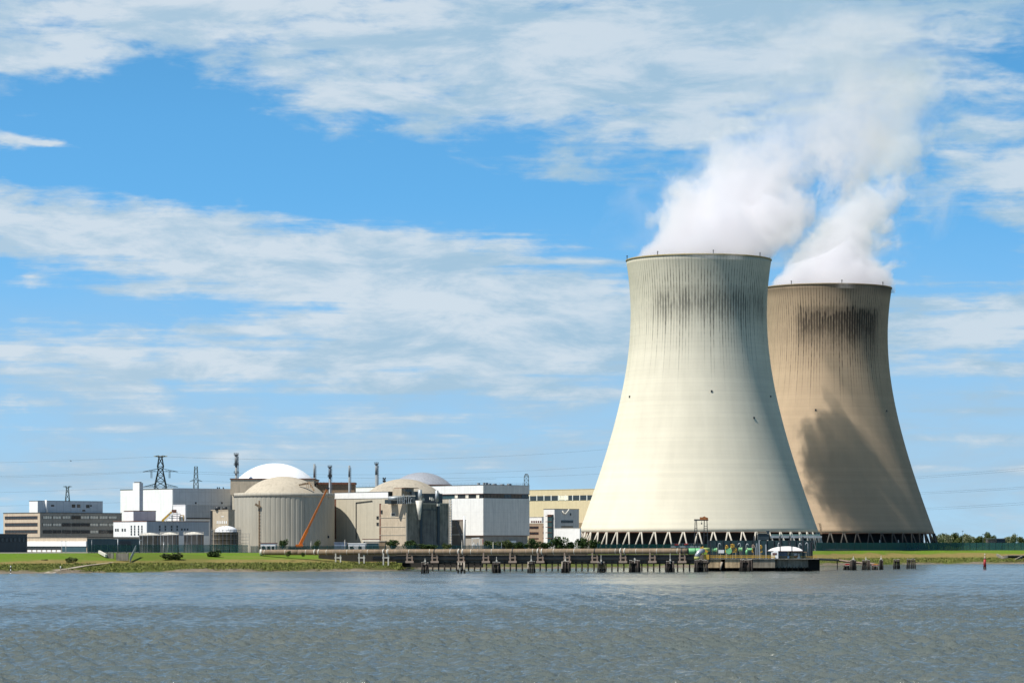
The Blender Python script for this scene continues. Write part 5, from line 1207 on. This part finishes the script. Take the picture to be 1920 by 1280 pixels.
t = thing('drum', 'pale blue drum beside the hut on the platform', 'drum', W(1478,1047,PD+2)); mb = MB(); mb.lathe(W(1478,1046.6,PD+2), [(.01,0),(.5,0),(.52,.6),(.5,.62),(.5,1.2),(.01,1.22)], 14); mb.build('body', mat('pale_blue_paint', (.35,.45,.55), .5), t); mb = MB(); mb.tube(W(1478,1040,PD+2), W(1479,1030,PD+2), .35, .5, 8); mb.build('funnel', M('palewood'), t)
# gantry crane
t = thing('gantry_crane', 'dark A frame hoist with an orange winch on its top beam, before the cream tower', 'hoist', W(1314,1047,1345))
GD = 1345; mb = MB()
for xa, xb in ((1301,1303.5),(1309,1306),(1319,1320.5),(1328,1325.5)): mb.bar(W(xa,1047,GD), W(xb,974.5,GD), .32)
for xa, xb, y0 in ((1302,1307.6,990),(1320,1326.5,990),(1320,1326.6,986),(1301.5,1308.3,1003),(1319.4,1327.2,1003)): mb.bar(W(xa,y0,GD), W(xb,y0,GD), .2)
mb.build('legs', M('darksteel'), t)
mb = MB(); mb.bar(W(1301.5,974.2,GD), W(1328,974.2,GD), .5, .6); mb.build('top_beam', M('darksteel'), t)
mb = MB(); mb.box(W(1318.5,971.5,GD), (2.8,1.4,1.1)); mb.tube(W(1320.5,970.5,GD-.5), W(1320.5,970.5,GD+.6), .7, .7, 10); mb.box(W(1325,972,GD), (1.1,1,1)); mb.build('winch', mat('faded_orange', (.36,.14,.05), .6, var=.25), t)
mb = MB(); mb.tube(W(1315.5,974,GD), W(1315.5,980,GD), .06, .06, 4); mb.box(W(1315.5,981,GD), (.5,.3,.6)); mb.build('hook', M('darksteel'), t)
t = thing('screen_wall', 'dark teal steel screen wall standing behind the intake platform pipework', 'wall', W(1425,1045,1500))
mb = MB(); fb(mb, 1326, 1523, 1012.8, 1052, 1500, 1501); mb.build('sheeting', M('navyteal'), t)
for k in range(15): mb = MB(); fb(mb, 1328+k*13.6, 1329.2+k*13.6, 1012, 1052, 1499.7, 1499.98); mb.build('stiffener', M('darksteel'), t)
t = thing('walkway', 'red railed walkway behind the pipe joint with grey handrails', 'walkway', W(1275,1026,1365)); mb = MB(); mb.bar(W(1258,1024.5,1365), W(1313,1024.5,1365), 1.5, .5); mb.build('deck', M('steel'), t)
mb = MB(); [mb.bar(W(1258,y0,1364.4), W(1313,y0,1364.4), .1) for y0 in (1018.5,1021)]; [mb.bar(W(1258+k*5.5,1024.5,1364.4), W(1258+k*5.5,1018,1364.4), .1) for k in range(11)]; mb.build('railing', M('galv'), t)
mb = MB(); mb.bar(W(1283,1020,1364), W(1290,1019,1364), .5); mb.bar(W(1265,1020.5,1364), W(1272,1020.5,1364), .4); mb.build('red_boxes', M('red'), t)
# pipe bridge on the bank
BD = 1640
t = thing('pipe_bridge', 'long grey pipe bridge on steel posts with a dark cabin at its left end', 'pipe bridge', W(1480,1030,BD))
mb = MB(); fb(mb, 1444, 1541, 1003.8, 1008, BD, BD+3); mb.build('side_beam', M('steel'), t)
mb = MB(); fb(mb, 1446, 1538, 1001.2, 1003.2, BD+.6, BD+2.4); mb.build('upper_pipe', mat('teal_pipe', (.13,.22,.21), .5), t)
mb = MB(); fb(mb, 1421, 1442, 1000.5, 1012, BD-1, BD+4); mb.build('cabin', M('navy'), t)
mb = MB(); fb(mb, 1420, 1438, 997.5, 999.8, BD-1.5, BD+4.5); mb.build('cabin_roof', M('conc_dark'), t)
mb = MB(); fb(mb, 1437, 1443, 994.5, 1000.3, BD, BD+3); mb.build('winch_box', M('navy'), t)
for x0 in (1447,1467.5,1487,1503,1513,1423):
    mb = MB(); mb.bar(W(x0,1032,BD+1.5), W(x0,1008,BD+1.5), .5); mb.build('post', M('strap'), t)
t = thing('sampling_frame', 'thin brown steel frame hung on the right foot of the cream tower', 'frame', W(1535,1000,1850)); mb = MB()
mb.bar(W(1533,981,1850), W(1539,981,1850), .3); mb.bar(W(1536.5,981,1850), W(1539.5,1001,1850), .45); mb.bar(W(1539,981,1850), W(1541,1001,1850), .35); [mb.bar(W(1536.8+k*.5,984+k*4,1850), W(1539.3+k*.4,984+k*4,1850), .25) for k in range(4)]; mb.build('lattice', M('brown'), t)

# ramp, culvert, beacon, posts
t = thing('jetty_ramp', 'narrow brown ramp from the platform down along the muddy bank', 'ramp', W(1537,1047,PD+4)); mb = MB()
rp = [W(1530,1046.5,PD+5), W(1570,1048.5,1440), W(1600,1052.5,1435), W(1640,1056.5,1430)]
for a, b_ in zip(rp, rp[1:]): mb.bar(a, b_, 1.6, .45)
mb.build('deck', M('rustsup'), t); mb = MB()
for a, b_ in zip(rp, rp[1:]): mb.bar(a-UP*.45, b_-UP*.45, 1.3, .4)
mb.build('girder', M('pilewet'), t); mb = MB()
for p0 in rp[1:]: mb.tube((p0.x,p0.y,-2), p0, .25, .25, 7)
mb.build('ramp_piles', M('pile'), t)
t = thing('culvert', 'concrete culvert mouth with sloping wing walls in the right bank', 'culvert', W(1892,1050,1870)); CD = 1866
mb = MB(); fb(mb, 1884, 1890, 1041, 1050, CD-1, CD+6); fb(mb, 1890.3, 1960, 1040.2, 1041.6, CD, CD+7); mb.build('headwall', M('conc_dark'), t)
mb = MB(); fb(mb, 1890.2, 1930, 1041.3, 1049, CD+.6, CD+2); mb.build('opening', M('inner'), t)
mb = MB(); mb.bar(W(1869,1039.5,CD-2), W(1884,1047.5,CD-8), .8, 1.4); mb.bar(W(1916,1043.5,CD-3), W(1903,1050,CD-12), .8, 1.4); mb.build('wing_wall', M('conc_dark'), t)
mb = MB(); fb(mb, 1872, 1884, 1041.5, 1047, CD+.2, CD+1.5); mb.build('side_opening', M('brown'), t)
D = CAMH*F/(1066.2-HOR); t = thing('navigation_beacon', 'red navigation beacon with a dark side standing in the river at the far right', 'beacon', (WX(1846.5,D), D, -1)); cb = Vector((WX(1846.5,D),D,0))
mb = MB(); mb.tube(cb-UP*1, cb+UP*.9, .75, .72, 16); mb.build('base', M('pile'), t)
mb = MB(); mb.tube(cb+UP*.9, cb+UP*WZ(1048,D), .70, .55, 16); mb.build('body', M('red'), t)
mb = MB(); mb.tube(cb+UP*WZ(1048,D), cb+UP*WZ(1043,D), .42, .34, 12); mb.build('neck', M('rustsup'), t)
mb = MB(); mb.tube(cb+UP*WZ(1043,D), cb+UP*WZ(1038,D), .1, .08, 6); mb.lathe(cb+UP*WZ(1040,D), [(.01,0),(.3,.1),(.3,.5),(.01,.65)], 10); mb.build('lantern', M('strap'), t)
def lamp(px, y1, D, label, h=None, w=.16, mtl='strap', arm=0, cat='lamp post'):
    zb = ground_z(px, D)-.2; t = thing('lamp_post', label, cat, (WX(px,D), D, zb), 'posts along the dyke'); z1 = WZ(y1,D)
    mb = MB(); mb.tube((WX(px,D),D,zb), (WX(px,D),D,z1), w, w*.7, 7); mb.build('post', M(mtl), t)
    mb = MB(); mb.box((WX(px,D)+arm,D,z1+.05), (.5+abs(arm)*2,.4,.22)); mb.build('lamp_head', M(mtl), t)
for a in ((1649.5,1012,1915,'stout pale post on the grass before the brown tower, left of the pair',None,.42),(1684.5,1012,1915,'stout pale post on the grass before the brown tower, right of the pair',None,.42),
          (646.5,1012,1500,'pale lamp post behind the big pipe, right of the drum'),(866,1013,1520,'tall pale post rising behind the strapped pipe support'),(924.5,1016,1530,'thin pale post behind the pipe left of the hall canopy'),(940.5,1015,1532,'thin dark lamp post before the hall canopy',None,.14,'galv'),
          (1082,1016,1570,'thin post among the dark bushes by the cream tower'),(116,1014,1430,'thin pale post before the glazed low building, left of its pair'),(123.5,1014,1430,'thin pale post before the glazed low building, right of its pair'),
          (307,1017,1425,'white lamp post before the middle tank',None,.18,'white_plain'),(315,1019,1425,'thin pale post between the tanks'),(221,1010,1420,'curved grey lamp post before the teal glazing',None,.3,'steel',-.6),(172,1012,1425,'slim grey post at the left end of the teal glazing',None,.14,'steel'),
          (262,1012,1424,'grey lamp post with a white box at the left tank',None,.2,'steel',.3),(570,1019,1480,'dark post behind the pipe left of the crane foot',None,.16,'darksteel'),(583,1015,1500,'pale post right of the crane boom foot')):
    lamp(a[0], a[1], a[2], a[3], *a[4:])
for px, lab in ((1570,'short white box post on the grass at the left foot of the brown tower'),(1664,'short white peg between the two stout posts'),(1723,'short white peg on the grass at the right foot of the brown tower')):
    D = 1925; lamp(px, 1024 if px > 1600 else 1022.5, D, lab, None, .3, 'white_plain', 0, 'post')
t = thing('utility_hut', 'flat roofed dark hut beyond the fence at the right edge', 'hut', W(1871,1022,2200)); mb = MB(); mb.box((WX(1859,2200),2200,10), (17*2200/F,8,8.2)); mb.build('brown_wall', M('rustsup'), t); mb = MB(); mb.box((WX(1875,2200),2199,10.2), (16*2200/F,8,9)); mb.build('dark_wall', M('navy'), t); mb = MB(); mb.box((WX(1867,2200),2199,14.9), (34*2200/F,9,.4)); mb.build('roof', M('strap'), t)
for px, y1, lab in ((1805,995,'thin lattice mast above the far trees'),(1843,1001,'left one of two thin lamp masts above the far trees'),(1848.5,1002,'right one of two thin lamp masts above the far trees')):
    t = thing('mast', lab, 'mast', W(px,1022,2300)); mb = MB(); mb.tube((WX(px,2300),2300,7), W(px,y1,2300), .14, .1, 5); mb.build('pole', M('galv'), t); mb = MB(); mb.box(W(px,y1,2300), (1.2,.4,.4)); mb.build('lamp_head', M('galv'), t)
t = thing('rock', 'dark rounded boulder on the grass before the brown tower', 'boulder', W(1694,1033,1900)); mb = MB(); p0 = W(1694,1032.8,1900); mb.lathe(p0, [(.01,-.6),(.9,-.4),(1.05,.1),(.7,.7),(.01,.95)], 9); mb.build('stone', M('pile'), t)

# ------------------------------------------------------------------ pylons and wires
def lattice(mb, c, secs, w, nseg):
    """secs: list of (z, half width); legs with X bracing between"""
    for (z0,h0),(z1,h1) in zip(secs, secs[1:]):
        n = max(1, round((z1-z0)/nseg))
        for i in range(n):
            za, zb = z0+(z1-z0)*i/n, z0+(z1-z0)*(i+1)/n; ha, hb = h0+(h1-h0)*i/n, h0+(h1-h0)*(i+1)/n
            A = [c+Vector((sx*ha,sy*ha,za)) for sx, sy in ((-1,-1),(1,-1),(1,1),(-1,1))]; B = [c+Vector((sx*hb,sy*hb,zb)) for sx, sy in ((-1,-1),(1,-1),(1,1),(-1,1))]
            for k in range(4):
                mb.bar(A[k], B[k], w*1.5); mb.bar(A[k], B[(k+1) % 4], w); mb.bar(A[(k+1) % 4], B[k], w); mb.bar(B[k], B[(k+1) % 4], w*.8)
def arm(mb, c, z, L, dz, w, hb):
    for s in (-1, 1):
        tip = c+Vector((s*L,0,z+dz))
        for q in (-1, 1):
            mb.bar(c+Vector((s*hb,q*hb,z)), tip, w); mb.bar(c+Vector((s*hb,q*hb,z+L*.14+abs(dz))), tip, w)
        for k in range(1, 5):
            f = k/5; a = (c+Vector((s*hb,0,z))).lerp(tip, f); b_ = (c+Vector((s*hb,0,z+L*.14+abs(dz)))).lerp(tip, f); mb.bar(a, b_, w*.7)
            b2 = (c+Vector((s*hb,0,z+L*.14+abs(dz)))).lerp(tip, f+.2); mb.bar(a, b2, w*.6)
def pylon(px, D, label, secs, arms, w, nseg, m='galv', extra=None):
    t = thing('pylon', label, 'pylon', (WX(px,D), D, GZ), 'lattice pylons beyond the plant'); c = Vector((WX(px,D),D,0))
    mb = MB(); lattice(mb, c, [(WZ(y,D), h*D/F) for y, h in secs], w, nseg); mb.build('lattice_body', M(m), t)
    for y, L, dz, hb in arms:
        mb = MB(); arm(mb, c, WZ(y,D), L*D/F, dz*D/F, w, hb*D/F); mb.build('crossarm', M(m), t)
    if extra: extra(t, c, D)
def ex1(t, c, D):
    for s in (-1, 1):
        for k in (16, 18): mb = MB(); q = W(300.9+s*k,882,D); mb.tube(q, W(300.9+s*k,896,D), .2, .2, 5); mb.build('insulator', M('galv'), t)
    mb = MB(); mb.box(W(300.9,854.6,D), (25*D/F,1,.5)); mb.build('top_bar', M('strap'), t)
pylon(300.9, 2150, 'large dark lattice pylon with three crossarms, behind the white hall', [(1030,15),(912,10.5),(880,4.2),(874,5.5),(858,3.0),(855,4)], [(856.5,12.6,1.2,3),(883.5,33,-.5,4.6),(912,33,-.5,10)], .26, 4.2, 'darksteel', ex1)
pylon(367.4, 2400, 'slender lattice pylon with one low crossarm, right of the large one', [(1030,6.5),(912,4.3),(874,2.6)], [(901,12,-1.2,3.5)], .2, 3.6)
pylon(126.5, 2600, 'small V headed pylon peeping over the office block roof', [(1030,8),(936,3.6),(916,2.0),(911.5,3)], [(913,8.6,1.2,2)], .22, 3.5)
pylon(987, 2450, 'round topped lattice mast above the white hall corner', [(1030,4.6),(893,4.1),(889.5,3),(887.8,1)], [], .22, 3.0)
t = thing('mast', 'thin dark rod left of the round topped lattice mast', 'mast', W(980.5,912,2450)); mb = MB(); mb.tube(W(980.5,1030,2450), W(980.5,904,2450), .18, .12, 5); mb.build('pole', M('darksteel'), t)
wires = [  # (px, py, D) left end to right end, sag px
    ((-60,868,2300),(288,856,2150),1.5,'topmost wire from the left edge to the large pylon'),
    ((-60,893,2300),(270,883,2150),1.5,'upper middle wire from the left edge to the pylon middle arm'),
    ((-60,896,2320),(272,885,2155),1.5,'lower middle wire from the left edge, close under another'),
    ((-60,924,2300),(268,912,2150),1.5,'low wire from the left edge to the lowest arm of the large pylon'),
    ((-60,949,2350),(240,941,2250),1,'lowest faint wire over the left office block'),
    ((313,856,2150),(1160,840,2700),14,'highest long wire from the large pylon towards the cream tower'),
    ((334,883,2150),(1200,868,2700),14,'long wire from the pylon middle arm to behind the cream tower'),
    ((330,886,2160),(1200,884,2700),12,'lower long wire above the grey dome and white hall'),
    ((379,901,2400),(930,897,2600),8,'faint wire from the slender pylon over the reactor domes'),
    ((1690,895,2300),(1990,870,2000),1.5,'top wire right of the brown tower'),
    ((1690,898,2310),(1990,874,2010),1.5,'second wire right of the brown tower, just below the top one'),
    ((1690,924,2300),(1990,907,2000),1.5,'third wire right of the brown tower'),
    ((1690,927,2310),(1990,910,2010),1.5,'fourth wire right of the brown tower'),
    ((1690,954,2300),(1990,936,2000),1.5,'fifth wire right of the brown tower'),
    ((1690,957,2310),(1990,940,2010),1.5,'lowest wire right of the brown tower'),
]
MT['wire'] = mat('power_cable', (.12,.14,.16), .6)
for a, b_, sag, lab in wires:
    p, q = W(*a), W(*b_); mb = MB(); n = 16
    mb.path([p.lerp(q, k/n)-UP*(4*sag*(k/n)*(1-k/n)*2300/F) for k in range(n+1)], .05, 5); o = mb.build('power_line', M('wire'), None, lab, loc=p); tag(o, lab, 'power line', 'power lines in the sky')
# a passing gull
p0 = W(133,864,900); mb = MB(); mb.path([p0+Vector((-.2,0,0)), p0, p0+Vector((.25,0,.02))], [.03,.09,.03], 6)
mb.add([p0+Vector((-.1,.1,0)), p0+Vector((.12,.1,0)), p0+Vector((-.15,.7,.25)), p0+Vector((-.2,1.0,.2))], [(0,1,2),(0,2,3)]); mb.add([p0+Vector((-.1,-.1,0)), p0+Vector((.12,-.1,0)), p0+Vector((-.15,-.7,.25)), p0+Vector((-.2,-1.0,.2))], [(0,1,2),(0,2,3)])
o = mb.build('gull', mat('gull_grey', (.18,.18,.19), .7), None, None, loc=p0); tag(o, 'small grey gull gliding in the sky above the office block', 'bird')

for o_ in list(COL.objects):
    if o_.get('label') and not 4 <= len(o_['label'].split()) <= 16: print('LABELLEN', len(o_['label'].split()), o_['label'])
